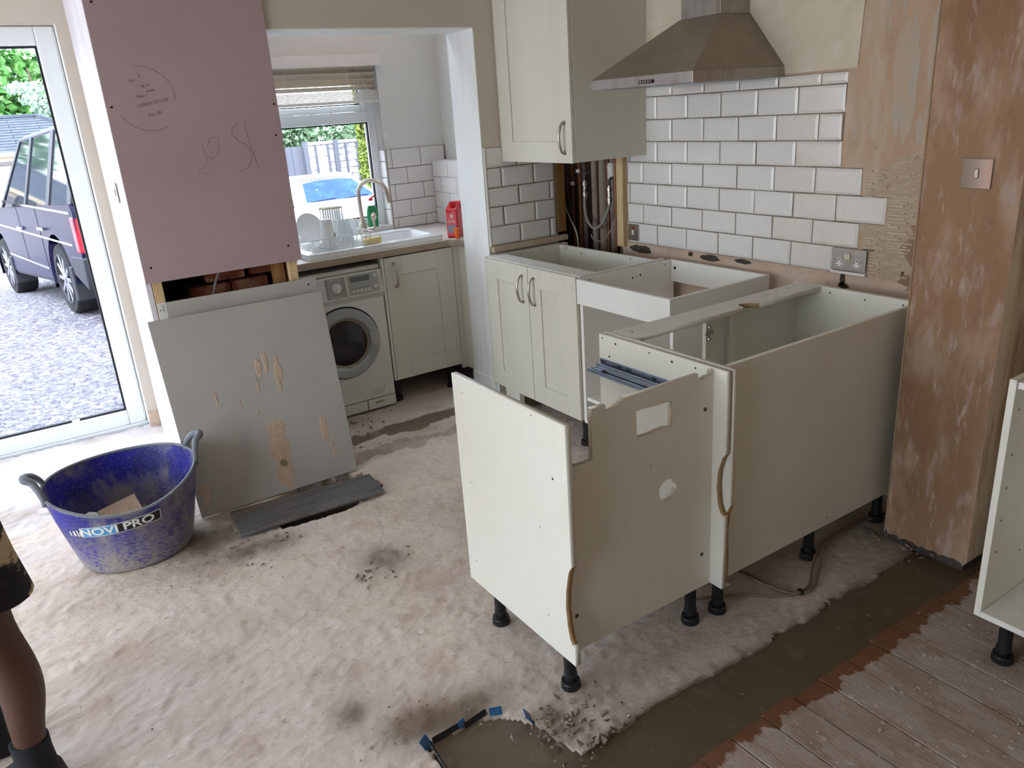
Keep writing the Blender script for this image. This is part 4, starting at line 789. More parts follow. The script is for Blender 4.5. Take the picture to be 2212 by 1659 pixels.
# ceramic inset sink
sk = thing('ceramic_sink', 'white ceramic inset sink with drainer to the left', 'sink', (.7, 2.85, WTOP))
ST = WTOP+.026
me = plate([rr(.30, 1.115, 2.612, 3.085, .03), rr(.752, 1.075, 2.70, 2.985, .05)], 2, WTOP+.0015, ST); link('rim', me, 'ceramic', sk, bevel=.006)
b = MB(); R_in = rr(.752, 1.075, 2.70, 2.985, .05); R_b = rr(.775, 1.05, 2.725, 2.965, .05)
b.loft([[(p[0], p[1], ST-.002) for p in R_in], [(p[0], p[1], ST-.12) for p in R_b], [(p[0], p[1], ST-.15) for p in rr(.79, 1.035, 2.74, 2.95, .05)], [(.9125+(p[0]-.9125)*.1, 2.845+(p[1]-2.845)*.1, ST-.153) for p in R_b]], cap=False); b.build('bowl', 'ceramic', sk, smooth=True)
b = MB(); b.cyl((.9125,2.845,ST-.153), (.9125,2.845,ST-.149), .035, n=20); b.build('waste', 'nickel', sk)
me = plate([rr(.30, 1.115, 2.612, 3.085, .03), rr(.345, .725, 2.655, 3.04, .03), rr(.742, 1.085, 2.69, 2.995, .05)], 2, ST, ST+.006); link('raised_lip', me, 'ceramic', sk, bevel=.0025)
for k in range(7): box('drain_ridge', .37, .70, 2.70+k*.05, 2.712+k*.05, ST-.001, ST+.003, 'ceramic', sk, bevel=.001)
# tap
TZ0 = WTOP-.0045
tp = thing('mixer_tap', 'brushed swan-neck mixer tap with a side lever', 'tap', (.845, 3.135, WTOP))
b = MB(); b.lathe([(.030,TZ0+.006), (.030,TZ0+.012), (.024,TZ0+.016), (.022,TZ0+.06), (.024,TZ0+.085), (.017,TZ0+.10), (.0155,TZ0+.12)], (.845, 3.135, 0), 18); b.build('body', 'brushed_tap', tp, smooth=True)
tx, ty = .845, 3.135
pts = [(tx, ty, TZ0+.11), (tx-.004, ty, TZ0+.2), (tx-.004, ty, TZ0+.26)]+[(tx+.050-math.cos(t)*.054, ty-.085+math.cos(t)*.085, TZ0+.27+math.sin(t)*.078) for t in np.linspace(0.15, math.pi-.25, 12)]+[(tx+.112, ty-.178, TZ0+.215)]
b = MB(); b.tube(bez(pts, 4), .0125, 14); b.build('spout', 'brushed_tap', tp, smooth=True)
b = MB(); b.tube(bez([(tx+.02,ty-.01,TZ0+.05), (tx+.045,ty-.02,TZ0+.053), (tx+.058,ty-.03,TZ0+.058)], 4), .012, 12); b.build('cartridge', 'brushed_tap', tp, smooth=True)
b = MB(); b.tube([(tx+.058,ty-.03,TZ0+.055), (tx+.060,ty-.032,TZ0+.075), (tx+.056,ty-.034,TZ0+.14)], [.006,.007,.011], 10); b.build('lever', 'brushed_tap', tp, smooth=True)
# dish rack of wire
rk = thing('dish_rack', 'low wire dish drainer rack standing on the sink drainer', 'dish rack', (.53, 2.85, ST))
X0, X1, Y0, Y1, Z0, Z1 = .375, .690, 2.67, 2.99, ST+.008, ST+.075
def wire(pts, r=.002): b = MB(); b.tube(pts, r, 6); return b.build('wire', 'wire_white', rk, smooth=True)
def ringr(x0, x1, y0, y1, z_): p = [(q[0], q[1], z_) for q in rr(x0, x1, y0, y1, .02, 4)]; return p+[p[0]]
b = MB(); b.tube(ringr(X0-.015, X1+.015, Y0-.015, Y1+.015, Z1), .0028, 6); b.build('top_rim', 'wire_white', rk, smooth=True); b = MB(); b.tube(ringr(X0+.01, X1-.01, Y0+.01, Y1-.01, Z0), .0024, 6); b.build('bottom_rim', 'wire_white', rk, smooth=True)
for k in range(12):
    x_ = X0+.01+k*(X1-X0-.02)/11; wire([(x_, Y0-.015, Z1), (x_+.006, Y0+.005, Z0+.004), (x_, Y0+.012, Z0), (x_, Y1-.012, Z0), (x_, Y1-.005, Z0+.004), (x_, Y1+.015, Z1)])
for k in range(9):
    y_ = Y0+.02+k*(Y1-Y0-.04)/8; wire([(X0-.015, y_, Z1), (X0+.005, y_, Z0+.003), (X1-.005, y_, Z0+.003), (X1+.015, y_, Z1)])
# things on the rack and sill
def cup(name, label, x, y, z0, r0, r1, h, m, cat, handle=None, invert=False):
    t = thing(name, label, cat, (x, y, z0)); a, d = (r1, r0) if invert else (r0, r1)
    b = MB(); b.lathe([(a*.98,z0+(0 if not invert else .0)), (a,z0+.004), (d,z0+h), (d-.003,z0+h), (a-.004,z0+.006), (.001,z0+.006)], (x, y, 0), 24, cap=False); b.build('cup_body', m, t, smooth=True)
    if invert: b = MB(); b.lathe([(d,z0+h-.001), (d*.95,z0+h+.002), (.001,z0+h+.002)], (x, y, 0), 24); b.build('base', m, t, smooth=True)
    if handle:
        hx, hy = handle; b = MB(); b.tube(bez([(x+hx*r0*.9, y+hy*r0*.9, z0+h*.78), (x+hx*(r0+.028), y+hy*(r0+.028), z0+h*.72), (x+hx*(r0+.028), y+hy*(r0+.028), z0+h*.35), (x+hx*r0*.9, y+hy*r0*.9, z0+h*.25)], 6), .005, 8); b.build('handle', m, t, smooth=True)
    return t
mg = cup('mug', 'tall white mug with a dark motif upside down at the front of the rack', .478, 2.77, Z0+.003, .031, .043, .15, 'ceramic', 'mug', None, True)
b = MB(); b.prism([(.50,1.0), (.515,1.035), (.523,1.01), (.518,.985)], 1, 2.742, 2.744); me = b.mesh()
for v in me.vertices: v.co.y = 2.77-math.sqrt(max(.0408**2-(v.co.x-.478)**2, 1e-6))*.93-.0006
link('motif', me, 'print_dark', mg)
gj = thing('glass_jug', 'clear waisted glass jug upside down in the dish rack', 'jug', (.62, 2.876, Z0)); zj = Z0+.003
b = MB(); b.lathe([(.046,zj), (.049,zj+.004), (.046,zj+.05), (.034,zj+.09), (.032,zj+.12), (.044,zj+.165), (.046,zj+.17), (.043,zj+.168), (.030,zj+.12), (.032,zj+.09), (.043,zj+.05), (.044,zj+.005)], (.62, 2.876, 0), 24, cap=False); b.build('jug_body', 'clear_glass', gj, smooth=True)
b = MB(); b.tube(bez([(.655,2.885,zj+.155), (.695,2.87,zj+.13), (.69,2.87,zj+.07), (.665,2.885,zj+.045)], 6), .006, 8); b.build('handle', 'clear_glass', gj, smooth=True)
cp = cup('drinking_glass', 'small clear drinking glass behind the jug in the rack', .678, 2.955, Z0+.003, .028, .034, .11, 'clear_glass', 'glass')
dp = thing('dinner_plate', 'white plate propped upright at the back of the rack', 'plate', (.47, 2.93, Z0)); b = MB(); b.lathe([(.002,.0), (.055,.0), (.085,.012), (.088,.014), (.085,.016), (.053,.005), (.002,.005)], (.435, 2.93, Z0+.095), 28, axis=(.25,-.9,.35)); b.build('plate_disc', 'ceramic', dp, smooth=True)
ch = thing('cutlery_holder', 'slatted white plastic cutlery caddy at the back of the rack', 'caddy', (.575, 2.96, Z0))
b = MB(); b.box(.53, .645, 2.935, 2.99, Z0+.004, Z0+.012); b.build('base', 'white_plastic', ch)
for k in range(9): box('slat', .53+k*.0137, .536+k*.0137, 2.934, 2.939, Z0+.012, Z0+.19, 'white_plastic', ch); box('slat', .53+k*.0137, .536+k*.0137, 2.986, 2.991, Z0+.012, Z0+.19, 'white_plastic', ch)
b = MB(); b.box(.528, .646, 2.932, 2.941, Z0+.186, Z0+.196); b.build('rim', 'cream_plastic', ch); b = MB(); b.box(.528, .646, 2.984, 2.993, Z0+.186, Z0+.196); b.build('rim', 'cream_plastic', ch)
b = MB(); n = 16
me = plate([rr(.655, .755, 2.665, 2.725, .015)], 2, ST+.007, ST+.036)
for v in me.vertices: v.co.z += .004*math.sin(v.co.x*160)+.003*math.sin(v.co.y*210)
props(link('sponge', me, 'sponge', None, bevel=.004), 'pale yellow washing-up sponge on the sink edge', 'sponge')
# washing-up bottle
SZ = .946
bt = thing('washing_up_bottle', 'green washing-up liquid bottle with red cap on the window sill', 'bottle', (1.005, 3.345, SZ)); bx, by = 1.005, 3.345
def oval(prof, sx=1, sy=.62, n=24): return [[(bx+math.cos(2*math.pi*k/n)*r*sx, by+math.sin(2*math.pi*k/n)*r*sy, SZ+h) for k in range(n)] for r, h in prof]
b = MB(); b.loft(oval([(.033,0), (.036,.005), (.035,.03), (.0365,.06), (.037,.09), (.033,.115), (.026,.132)])); b.build('liquid_body', 'green_liquid', bt, smooth=True)
b = MB(); b.loft(oval([(.026,.132), (.019,.148), (.0135,.158), (.0125,.166)])); b.build('clear_neck', 'clear_plastic', bt, smooth=True)
b = MB(); b.loft(oval([(.0145,.164), (.0145,.176), (.010,.180)], 1, 1)); cpn = b.build('cap', 'red_cap', bt, smooth=True); b = MB(); b.tube([(bx,by,SZ+.178), (bx+.012,by-.004,SZ+.186), (bx+.026,by-.008,SZ+.192)], [.006,.005,.0065], 8); b.build('cap_lid', 'red_cap', cpn, smooth=True)
def onbottle(u, v, off): 
    t = u/.036; return Vector((bx+math.sin(t)*(.0372+off), by-math.cos(t)*(.0372+off)*.62, SZ+v))
nn = 22; ring = [onbottle(-.003+math.cos(2*math.pi*k/nn)*.018, .066+math.sin(2*math.pi*k/nn)*.027, .0006) for k in range(nn)]; b = MB(); b.add(ring+[onbottle(-.003, .068, .0012)], [(k, (k+1) % nn, nn) for k in range(nn)]); lbl = b.build('label', 'sticker_white', bt)
place_text('lettering', 'FAIRY', .0125, (0,0,0), (1,0,0), (0,0,1), 'red_cap', bt, True, warp=lambda q: onbottle(-.003+q.x, .074+q.y, .0018+q.z))
b = MB(); b.add([onbottle(-.003+math.cos(2*math.pi*k/12)*.006, .058+math.sin(2*math.pi*k/12)*.008-.006, .0016) for k in range(12)], [tuple(range(12))]); b.build('label_flower', 'label_pink', bt)
# red limescale/oil jug in the corner
rj = thing('red_jug_bottle', 'red plastic handled bottle with a pink label in the sink corner', 'bottle', (1.235, 2.66, WTOP)); zz = WTOP+.002
rz_ = math.radians(40); ca, sa = math.cos(rz_), math.sin(rz_)
def rjp(x, y, z_): return (1.238+x*ca-y*sa, 2.665+x*sa+y*ca, zz+z_)
prof = [(-.075,0), (.075,0), (.078,.02), (.070,.15), (.055,.185), (.03,.20), (.005,.20), (-.02,.19), (-.055,.175), (-.075,.16), (-.078,.02)]
hl = [(-.01,.182), (.028,.184), (.040,.165), (.030,.148), (-.002,.158), (-.014,.170)]
me = plate([prof, hl], 1, -.035, .035)
for v in me.vertices: v.co = Vector(rjp(*v.co))
link('bottle_body', me, 'red_bottle', rj, bevel=.008)
b = MB(); b.lathe([(.017,.172), (.019,.176), (.019,.203), (.016,.206)], (0, 0, 0), 16); me = b.mesh()
for v in me.vertices: v.co = Vector(rjp(v.co.x-.048, v.co.y, v.co.z))
link('cap', me, 'red_bottle', rj, smooth=True)
def rjplate(name, x0, x1, z0_, z1_, m, off):
    b = MB(); b.box(-.0786-off, -.0776, x0, x1, z0_, z1_); me = b.mesh()
    for v in me.vertices: v.co = Vector(rjp(*v.co))
    return link(name, me, m, rj)
rjplate('label', -.030, .030, .012, .145, 'label_pink', .0004); rjplate('label_photo', -.026, .026, .03, .075, 'label_grey', .001); rjplate('label_bar', -.024, .024, .09, .094, 'sticker_white', .001); rjplate('label_bar', -.02, .02, .1, .103, 'sticker_white', .001); rjplate('label_mark', -.010, .006, .115, .135, 'sticker_white', .001)
b = MB(); b.lathe([(.010,0), (.011,.004), (.013,.05), (.019,.054), (.019,.06), (.014,.06)], (1.178, 2.565, zz), 14); props(b.build('orange_nozzle', 'orange_plastic', None, smooth=True), 'small orange plastic nozzle in front of the red bottle', 'nozzle')
b = MB(); b.lathe([(.016,0), (.017,.01), (.011,.03), (.019,.045), (.022,.065), (.017,.078), (.018,.09)], (.255, 2.72, WTOP+.002), 16); props(b.build('red_ornament', 'red_clay', None, smooth=True), 'small dark red ornament half hidden by the pink board', 'ornament')

# washing machine
wm = thing('washing_machine', 'white front-loading washing machine half hidden by the leaning board', 'washing machine', (.41, 2.9, 0)); WX0, WX1, WY = .118, .694, 2.605
b = MB(); b.box(WX0, WX1, WY, 3.17, .012, .815); b.build('cabinet', 'washer_white', wm, bevel=.006)
b = MB(); b.box(WX0, WX1, WY+.015, 3.18, .816, .842); b.build('lid', 'washer_white', wm, bevel=.008)
b = MB(); b.prism([(WY-.022,.69), (WY+.004,.655), (WY+.004,.815), (WY+.002,.815)], 0, WX0, WX1); b.build('fascia', 'washer_panel', wm, bevel=.002)
def onf(x, z_, off=.001):   # point on the sloped fascia
    t = (z_-.69)/(.815-.69); return Vector((x, WY-.022+.024*t-off, z_))
def fpl(name, x0, x1, z0_, z1_, m, off=.0012, parent=None):
    q = [onf(x0, z0_, .0003), onf(x1, z0_, .0003), onf(x1, z1_, .0003), onf(x0, z1_, .0003)]; b = MB(); b.loft([q, [p+Vector((0, -off, 0)) for p in q]]); return b.build(name, m, parent or wm)
fpl('display_panel', .49, .668, .70, .806, 'washer_grey'); fpl('lcd', .506, .618, .768, .796, 'lcd', .0022); fpl('button', .640, .662, .780, .798, 'washer_panel', .006)
for k in range(5): fpl('button', .503+k*.0235, .521+k*.0235, .712, .726, 'washer_panel', .006)
fpl('button', .632, .662, .722, .738, 'washer_panel', .006); fpl('programme_print', .36, .475, .698, .806, 'washer_grey', .0008)
b = MB()
for k in range(24):
    a = 2*math.pi*k/24; p = onf(.42+math.cos(a)*.036, .752+math.sin(a)*.036, .0016); b.box(p.x-.0015, p.x+.0015, p.y-.001, p.y, p.z-.0015, p.z+.0015)
for k in range(9): 
    for x0 in (.363, .458): p = onf(x0, .705+k*.0115, .0016); b.box(p.x, p.x+.012, p.y-.001, p.y, p.z, p.z+.0025)
for x0, w in ((.505,.015), (.527,.018), (.553,.016), (.577,.014), (.6,.012), (.635,.028)): p = onf(x0, .733, .0022); b.box(p.x, p.x+w, p.y-.001, p.y, p.z, p.z+.003)
b.build('panel_print', 'print_dark', wm)['kind'] = 'stuff'
kc = onf(.42, .752, 0); b = MB(); b.lathe([(.028,0), (.028,.006), (.022,.016), (.018,.018)], kc, 24, axis=(0,-1,.18)); kb = b.build('knob', 'washer_white', wm, smooth=True); b = MB(); b.obox(kc+Vector((0, -.02, .003)), (1,0,0), (0,-1,.18), (0,.18,1), .006, .006, .022); b.build('knob_grip', 'washer_white', kb, bevel=.003)
dc = (.432, WY, .437)
def dring(name, prof, m, parent=wm, n=48): b = MB(); b.lathe(prof, dc, n, axis=(0, -1, 0), cap=False); return b.build(name, m, parent, smooth=True)
dring('door_gap', [(.207,.0006), (.199,.0006)], 'hole_dark'); do_ = dring('door', [(.200,.0), (.199,.016), (.190,.026), (.155,.028), (.140,.018), (.136,.006)], 'door_silver')
dring('door_seal', [(.137,.008), (.128,.004), (.118,-.004)], 'amber_rubber', do_); b = MB(); b.lathe([(.128,.0055), (.110,.012), (.06,.022), (.001,.026)], dc, 40, axis=(0,-1,0), cap=False); b.build('door_glass', 'washer_glass', do_, smooth=True)
b = MB(); pts_o = [(dc[0]+math.cos(t)*.196, dc[2]+math.sin(t)*.196) for t in np.linspace(-.25, .25, 7)]; pts_i = [(dc[0]+math.cos(t)*.142, dc[2]+math.sin(t)*.142) for t in np.linspace(.3, -.3, 7)]; b.prism(pts_o+pts_i, 1, WY-.030, WY-.02); b.build('door_handle', 'washer_grey', do_, bevel=.002)
b = MB(); b.box(WX0+.003, .513, WY-.003, WY+.01, .014, .074); b.build('kick_panel', 'washer_white', wm, bevel=.002); b = MB(); b.box(.517, WX1-.002, WY-.003, WY+.01, .014, .074); fl = b.build('filter_flap', 'washer_white', wm, bevel=.002); b = MB(); b.box(.560, .615, WY-.0045, WY-.003, .046, .056); b.build('flap_slot', 'amber_rubber', fl)
b = MB(); b.box(WX0+.002, WX1-.001, WY-.0012, WY+.0005, .0745, .0775); b.build('seam', 'hole_dark', wm); b = MB(); b.box(.5135, .5165, WY-.0012, WY+.0005, .014, .075); b.build('seam', 'hole_dark', wm)
b = MB(); b.box(.55, .625, WY-.0008, WY+.0005, .095, .125); b.build('rating_label', 'washer_panel', wm)
for x_, z_ in ((.63,.14), (.545,.088)): hole((x_, WY, z_), 1, .003, wm)
for x_ in (.16, .65): 
    for y_ in (2.66, 3.1): b = MB(); b.cyl((x_, y_, 0), (x_, y_, .013), .02, n=12); b.build('foot', 'black_plastic', wm)

# window
def frame_rect(b, x0, x1, z0, z1, w, y0, y1):
    b.box(x0, x0+w, y0, y1, z0, z1); b.box(x1-w, x1, y0, y1, z0, z1); b.box(x0+w, x1-w, y0, y1, z0, z0+w); b.box(x0+w, x1-w, y0, y1, z1-w, z1)
def frame_parts(parent, x0, x1, z0, z1, w, y0, y1, nm='frame', m='upvc', bevel=.005):
    for a in ((x0, x0+w, y0, y1, z0, z1), (x1-w, x1, y0, y1, z0, z1), (x0+w, x1-w, y0, y1, z0, z0+w), (x0+w, x1-w, y0, y1, z1-w, z1)):
        b = MB(); b.box(*a); b.build(nm+'_member', m, parent, bevel=bevel)
w1 = thing('window_1', 'white plastic kitchen window above the sink', 'window', (.66, 3.43, .94), kind='structure')
frame_parts(w1, .20, 1.128, .944, 1.94, .055, 3.395, 3.465)
b = MB(); b.box(.255, 1.073, 3.385, 3.465, 1.585, 1.650); b.build('transom', 'upvc', w1, bevel=.006)
frame_parts(w1, .256, 1.072, 1.651, 1.884, .038, 3.39, 3.45, 'sash')
for z0, z1, e_ in ((1.0, 1.584, 0), (1.69, 1.846, .038)):
    frame_parts(w1, .2555+e_, 1.0725-e_, z0, z1, .007, 3.405, 3.425, 'gasket', 'gasket', 0)
    b = MB(); b.box(.257+e_, 1.071-e_, 3.428, 3.432, z0+.001, z1-.001); b.build('pane', 'glass', w1)
# venetian blind
vb = thing('venetian_blind', 'half-raised wooden venetian blind with white valance over the window', 'blind', (.66, 3.30, 1.7))
b = MB(); b.box(.18, 1.146, 3.262, 3.275, 1.905, 1.968); b.box(.18, 1.146, 3.275, 3.306, 1.955, 1.968); b.build('valance', 'blind_white', vb, bevel=.004)
for k, zc in enumerate((1.895, 1.858, 1.821, 1.788)):
    b = MB(); a = math.radians(46 if k < 3 else 25); b.obox((.648, 3.325, zc-.002), (1,0,0), (0,math.cos(a),-math.sin(a)), (0,math.sin(a),math.cos(a)), .468, .024, .0014); b.build('slat', 'blind_wood', vb, bevel=.001)
for k in range(7):
    b = MB(); b.box(.18, 1.116+.004*(k % 2), 3.302+random.uniform(-.002, .002), 3.35, 1.718+k*.0072, 1.7225+k*.0072); b.build('stacked_slat', 'blind_white', vb, bevel=.001)
b = MB(); b.box(.18, 1.118, 3.300, 3.352, 1.698, 1.716); b.build('bottom_rail', 'blind_white', vb, bevel=.003)
for x_ in (.42, .55, .93): b = MB(); b.tube([(x_, 3.298, 1.905), (x_, 3.297, 1.70)], .0013, 5); b.build('ladder_cord', 'cord', vb)
b = MB(); b.tube([(.985, 3.29, 1.905), (1.06, 3.285, 1.75), (1.135, 3.295, 1.50)], .0013, 5); b.build('pull_cord', 'cord', vb)
for dx in (0, .013): b = MB(); b.lathe([(.003,.03), (.005,.02), (.006,0)], (1.137+dx, 3.293, 1.475), 8); b.build('cord_weight', 'blind_white', vb)

# patio door
d1_ = thing('door_1', 'white plastic patio door with full-height glass', 'door', (-1.0, 3.42, 0), kind='structure')
FX1, FZ0, FZ1 = -.563, .02, 2.145
for x0, x1 in ((-1.48, FX1), (-2.27, -1.48), (-3.05, -2.27)):
    frame_parts(d1_, x0, x1, FZ0, FZ1, .088, 3.375, 3.445, bevel=.008)
    frame_parts(d1_, x0+.0885, x1-.0885, FZ0+.0885, FZ1-.0885, .010, 3.388, 3.410, 'gasket', 'gasket', 0)
    b = MB(); b.box(x0+.089, x1-.089, 3.408, 3.412, FZ0+.089, FZ1-.089); b.build('pane', 'glass', d1_)
b = MB(); b.box(-3.05, PX1, 3.36, 3.56, -.06, .02); b.build('threshold', 'upvc', d1_, bevel=.004)
b = MB(); b.box(-.935, -.895, 3.383, 3.388, .105, .122); b.build('drain_clip', 'white_plastic', d1_)
b = MB(); b.box(PX1-.002, PX1+.0005, 3.300, 3.375, .02, 2.15); b.build('reveal_lining', 'white_paint', d1_)

# ================================================================== BUCKET
bk = thing('builders_bucket', 'dusty blue flexible builders tub with two handles near the patio door', 'bucket', (-.85, 1.85, 0))
BCX, BCY = -.855, 1.845; n = 56
def brim(t): return (.275+.012*math.cos(2*t), .238, .312+.045*math.sin(t)+.018*math.cos(2*t))   # rx, ry, rim height
def bwall(t, s_, inset=0):
    rx, ry, hz = brim(t); bx0, by0 = .208, .198; k = s_**.85
    x_ = BCX+math.cos(t)*((bx0+(rx-bx0)*k)-inset)-.0*k; y_ = BCY+math.sin(t)*((by0+(ry-by0)*k)-inset)+.015*k
    return Vector((x_, y_, .003+s_*hz))
ts = [2*math.pi*k/n for k in range(n)]
rings = [[bwall(t, s_, .025 if s_ == 0 else 0) for t in ts] for s_ in (0, .02, .08, .2, .35, .5, .65, .8, .92, 1)]
rings += [[bwall(t, s_, .008) for t in ts] for s_ in (1, .9, .7, .5, .3, .12, .04)]
b = MB(); b.loft(rings); b.build('tub', 'bucket_blue', bk, smooth=True, angle=60)
b = MB(); pr = [bwall(t, 1, .004)+Vector((0, 0, .002)) for t in ts]; b.tube(pr+[pr[0]], .0065, 8); b.build('rim', 'bucket_rim', bk, smooth=True)
for sgn, t0 in ((-1, math.pi-.05), (1, .05)):
    p0, p1 = bwall(t0-.26, 1), bwall(t0+.26, 1); m_ = (p0+p1)/2+Vector((sgn*.045, 0, .075)); q0 = p0+(m_-p0)*.55+Vector((-sgn*.004, 0, .02)); q1 = p1+(m_-p1)*.55+Vector((-sgn*.004, 0, .02))
    pts = bez([p0-Vector((0, 0, .02)), p0+Vector((0, 0, .012)), q0, m_+(q0-q1)*.18, m_-(q0-q1)*.18, q1, p1+Vector((0, 0, .012)), p1-Vector((0, 0, .02))], 6); nn = len(pts)
    b = MB(); b.tube(pts, [.010+.006*math.sin(math.pi*i/(nn-1))**2 for i in range(nn)], 10); b.build('handle', 'bucket_rim', bk, smooth=True)
# printed logo wrapped on the tub (words left as they are in the photo)
def onb(u, v, off):      # u metres round the tub from the centre of the print, v height
    t = math.radians(-107)+u/.232; s_ = max(0, min(1, v/brim(t)[2])); p = bwall(t, s_); cdir = Vector((math.cos(t), math.sin(t), 0)); return p+cdir*off
def bpatch(name, u0, u1, v0, v1, sl, m, off):
    b = MB(); k = 8; lo = [onb(u0+(u1-u0)*i/k, v0+sl*i/k, off) for i in range(k+1)]; hi = [onb(u0+(u1-u0)*i/k, v1+sl*i/k, off) for i in range(k+1)]; b.loft([lo, hi], cap=False, closed=False); return b.build(name, m, bk)
bpatch('logo_border', -.122, .150, .178, .220, .012, 'sticker_white', .0012)
bpatch('logo_blue', -.119, .004, .1805, .2175, .0055, 'sticker_blue', .0017); bpatch('logo_black', .005, .147, .186, .223, .0063, 'sticker_black', .0017)
for s_, u, v in (('NOVI', -.0575, .2015), ('PRO', .074, .2075)):
    place_text('logo_lettering', s_, .042, (0,0,0), (1,0,0), (0,0,1), 'sticker_white', bk, True, warp=lambda q, u=u, v=v: onb(u+q.x*1.28, v+q.y+.045*q.x, .0024+q.z))
for u, w, h in ((-.172,.007,.02), (-.155,.010,.024), (-.138,.006,.028), (-.128,.005,.02)): bpatch('logo_fragment', u, u+w, .182, .182+h, .001, 'sticker_white', .0018)
# rubbish in the tub
b = MB(); b.obox((-.885,1.90,.150), (.98,.1,.17), (-.1,.95,.3), (-.14,-.3,.95), .075, .06, .010); props(b.build('board_scrap', 'plaster_smear', None, bevel=.002), 'square scrap of pinkish plasterboard lying in the blue tub', 'scrap')
b = MB(); b.obox((-.87,1.87,.062), (.9,.3,.1), (-.3,.9,0), (0,0,1), .12, .10, .05); props(b.build('rubble_lump', 'rubble', None, bevel=.012), 'heap of grey rubble under the scrap in the blue tub', 'rubble')
me = bpy.data.meshes.new('paper'); bm = bmesh.new(); bmesh.ops.create_icosphere(bm, subdivisions=3, radius=.04)
for v in bm.verts: v.co = v.co*(1+random.uniform(-.28, .18))+Vector((-1.0, 1.87, .155))
bm.to_mesh(me); bm.free(); props(link('crumpled_paper', me, 'sticker_white', None), 'crumpled pale paper beside the scrap in the blue tub', 'paper')

# ================================================================== PERSON (only one leg is in the frame)
pe = thing('person', 'person in black shorts with cream splashes standing at the left edge', 'person', (-1.31, .74, 0))
def skin_mesh(name, chain, m, parent, sub=2):
    """chain: list of (point, radius, parent index)"""
    me = bpy.data.meshes.new(name); me.from_pydata([q[0] for q in chain], [(q[2], i) for i, q in enumerate(chain) if q[2] is not None], [])
    me.materials.append(MATS[m]); o = bpy.data.objects.new(name, me); COL.objects.link(o); setparent(o, parent)
    sk_ = o.modifiers.new('skin', 'SKIN'); sk_.use_smooth_shade = True
    for i, q in enumerate(chain):
        r = q[1] if isinstance(q[1], tuple) else (q[1], q[1]); me.skin_vertices[0].data[i].radius = r
    me.skin_vertices[0].data[0].use_root = True
    sb = o.modifiers.new('sub', 'SUBSURF'); sb.levels = sub; sb.render_levels = sub
    return o
body = [((-1.345,.74,.95), (.11,.14), None), ((-1.35,.74,1.12), (.10,.13), 0), ((-1.345,.74,1.30), (.11,.15), 1), ((-1.36,.74,1.43), (.09,.13), 2), ((-1.375,.74,1.51), .052, 3), ((-1.39,.74,1.58), .06, 4), ((-1.405,.74,1.66), (.085,.075), 5), ((-1.40,.74,1.735), (.07,.06), 6),
    ((-1.315,.63,.90), .085, 0), ((-1.295,.62,.74), .078, 8), ((-1.285,.615,.58), .058, 9), ((-1.282,.615,.50), .054, 10), ((-1.262,.62,.40), .056, 11), ((-1.262,.625,.32), .056, 12), ((-1.28,.635,.20), .042, 13), ((-1.285,.64,.10), .036, 14),
    ((-1.345,.85,.90), .085, 0), ((-1.37,.86,.74), .078, 16), ((-1.39,.865,.58), .058, 17), ((-1.395,.865,.50), .054, 18), ((-1.375,.865,.36), .055, 19), ((-1.385,.87,.20), .042, 20), ((-1.39,.87,.10), .036, 21),
    ((-1.35,.56,1.40), .055, 3), ((-1.36,.50,1.26), .045, 23), ((-1.42,.48,1.11), .038, 24), ((-1.53,.50,1.02), .032, 25), ((-1.61,.515,.98), .026, 26),
    ((-1.35,.92,1.40), .055, 3), ((-1.36,.98,1.26), .045, 28), ((-1.42,1.0,1.11), .038, 29), ((-1.53,.98,1.02), .032, 30), ((-1.61,.965,.98), .026, 31)]
skin_mesh('body', body, 'skin', pe)
for s_, (hx, hy, hz) in ((1, (-1.62,.517,.975)), (-1, (-1.62,.963,.975))):
    ch_ = [((hx, hy, hz), (.03,.018), None), ((hx-.05, hy, hz-.015), (.034,.016), 0)]
    for k, (dy, L_) in enumerate(((-.027,.055), (-.009,.065), (.009,.062), (.026,.048))):
        i0 = len(ch_); ch_.append(((hx-.075, hy+dy*s_, hz-.022), .009, 1)); ch_.append(((hx-.075-L_*.5, hy+dy*s_*1.1, hz-.035), .0085, i0)); ch_.append(((hx-.075-L_*.8, hy+dy*s_, hz-.065), .0075, i0+1))
    i0 = len(ch_); ch_.append(((hx-.02, hy-.035*s_, hz-.008), .011, 0)); ch_.append(((hx-.05, hy-.055*s_, hz-.02), .009, i0)); skin_mesh('hand', ch_, 'skin', pe)
for (fx_, fy_) in ((-1.285,.64), (-1.39,.87)):
    b = MB(); outl = [(fx_+.062,fy_), (fx_+.045,fy_+.036), (fx_-.04,fy_+.04), (fx_-.15,fy_+.048), (fx_-.21,fy_+.02), (fx_-.21,fy_-.02), (fx_-.15,fy_-.045), (fx_-.04,fy_-.038), (fx_+.045,fy_-.036)]
    def sc_(k, cx): return [(cx+(p[0]-cx)*k, fy_+(p[1]-fy_)*k) for p in outl]
    hs = lambda p, z_: (p[0], p[1], z_*(1 if p[0] > fx_-.06 else .62))
    b.loft([[(p[0], p[1], .004) for p in outl], [(p[0], p[1], .03) for p in outl], [hs(p, .075) for p in sc_(.93, fx_-.05)], [hs(p, .105) for p in sc_(.7, fx_-.02)]]); b.build('boot', 'boot_black', pe, smooth=True, angle=70)
    b = MB(); b.lathe([(.047,.09), (.045,.13), (.046,.165), (.043,.168)], (fx_, fy_, 0), 18); b.build('sock', 'sock', pe, smooth=True)
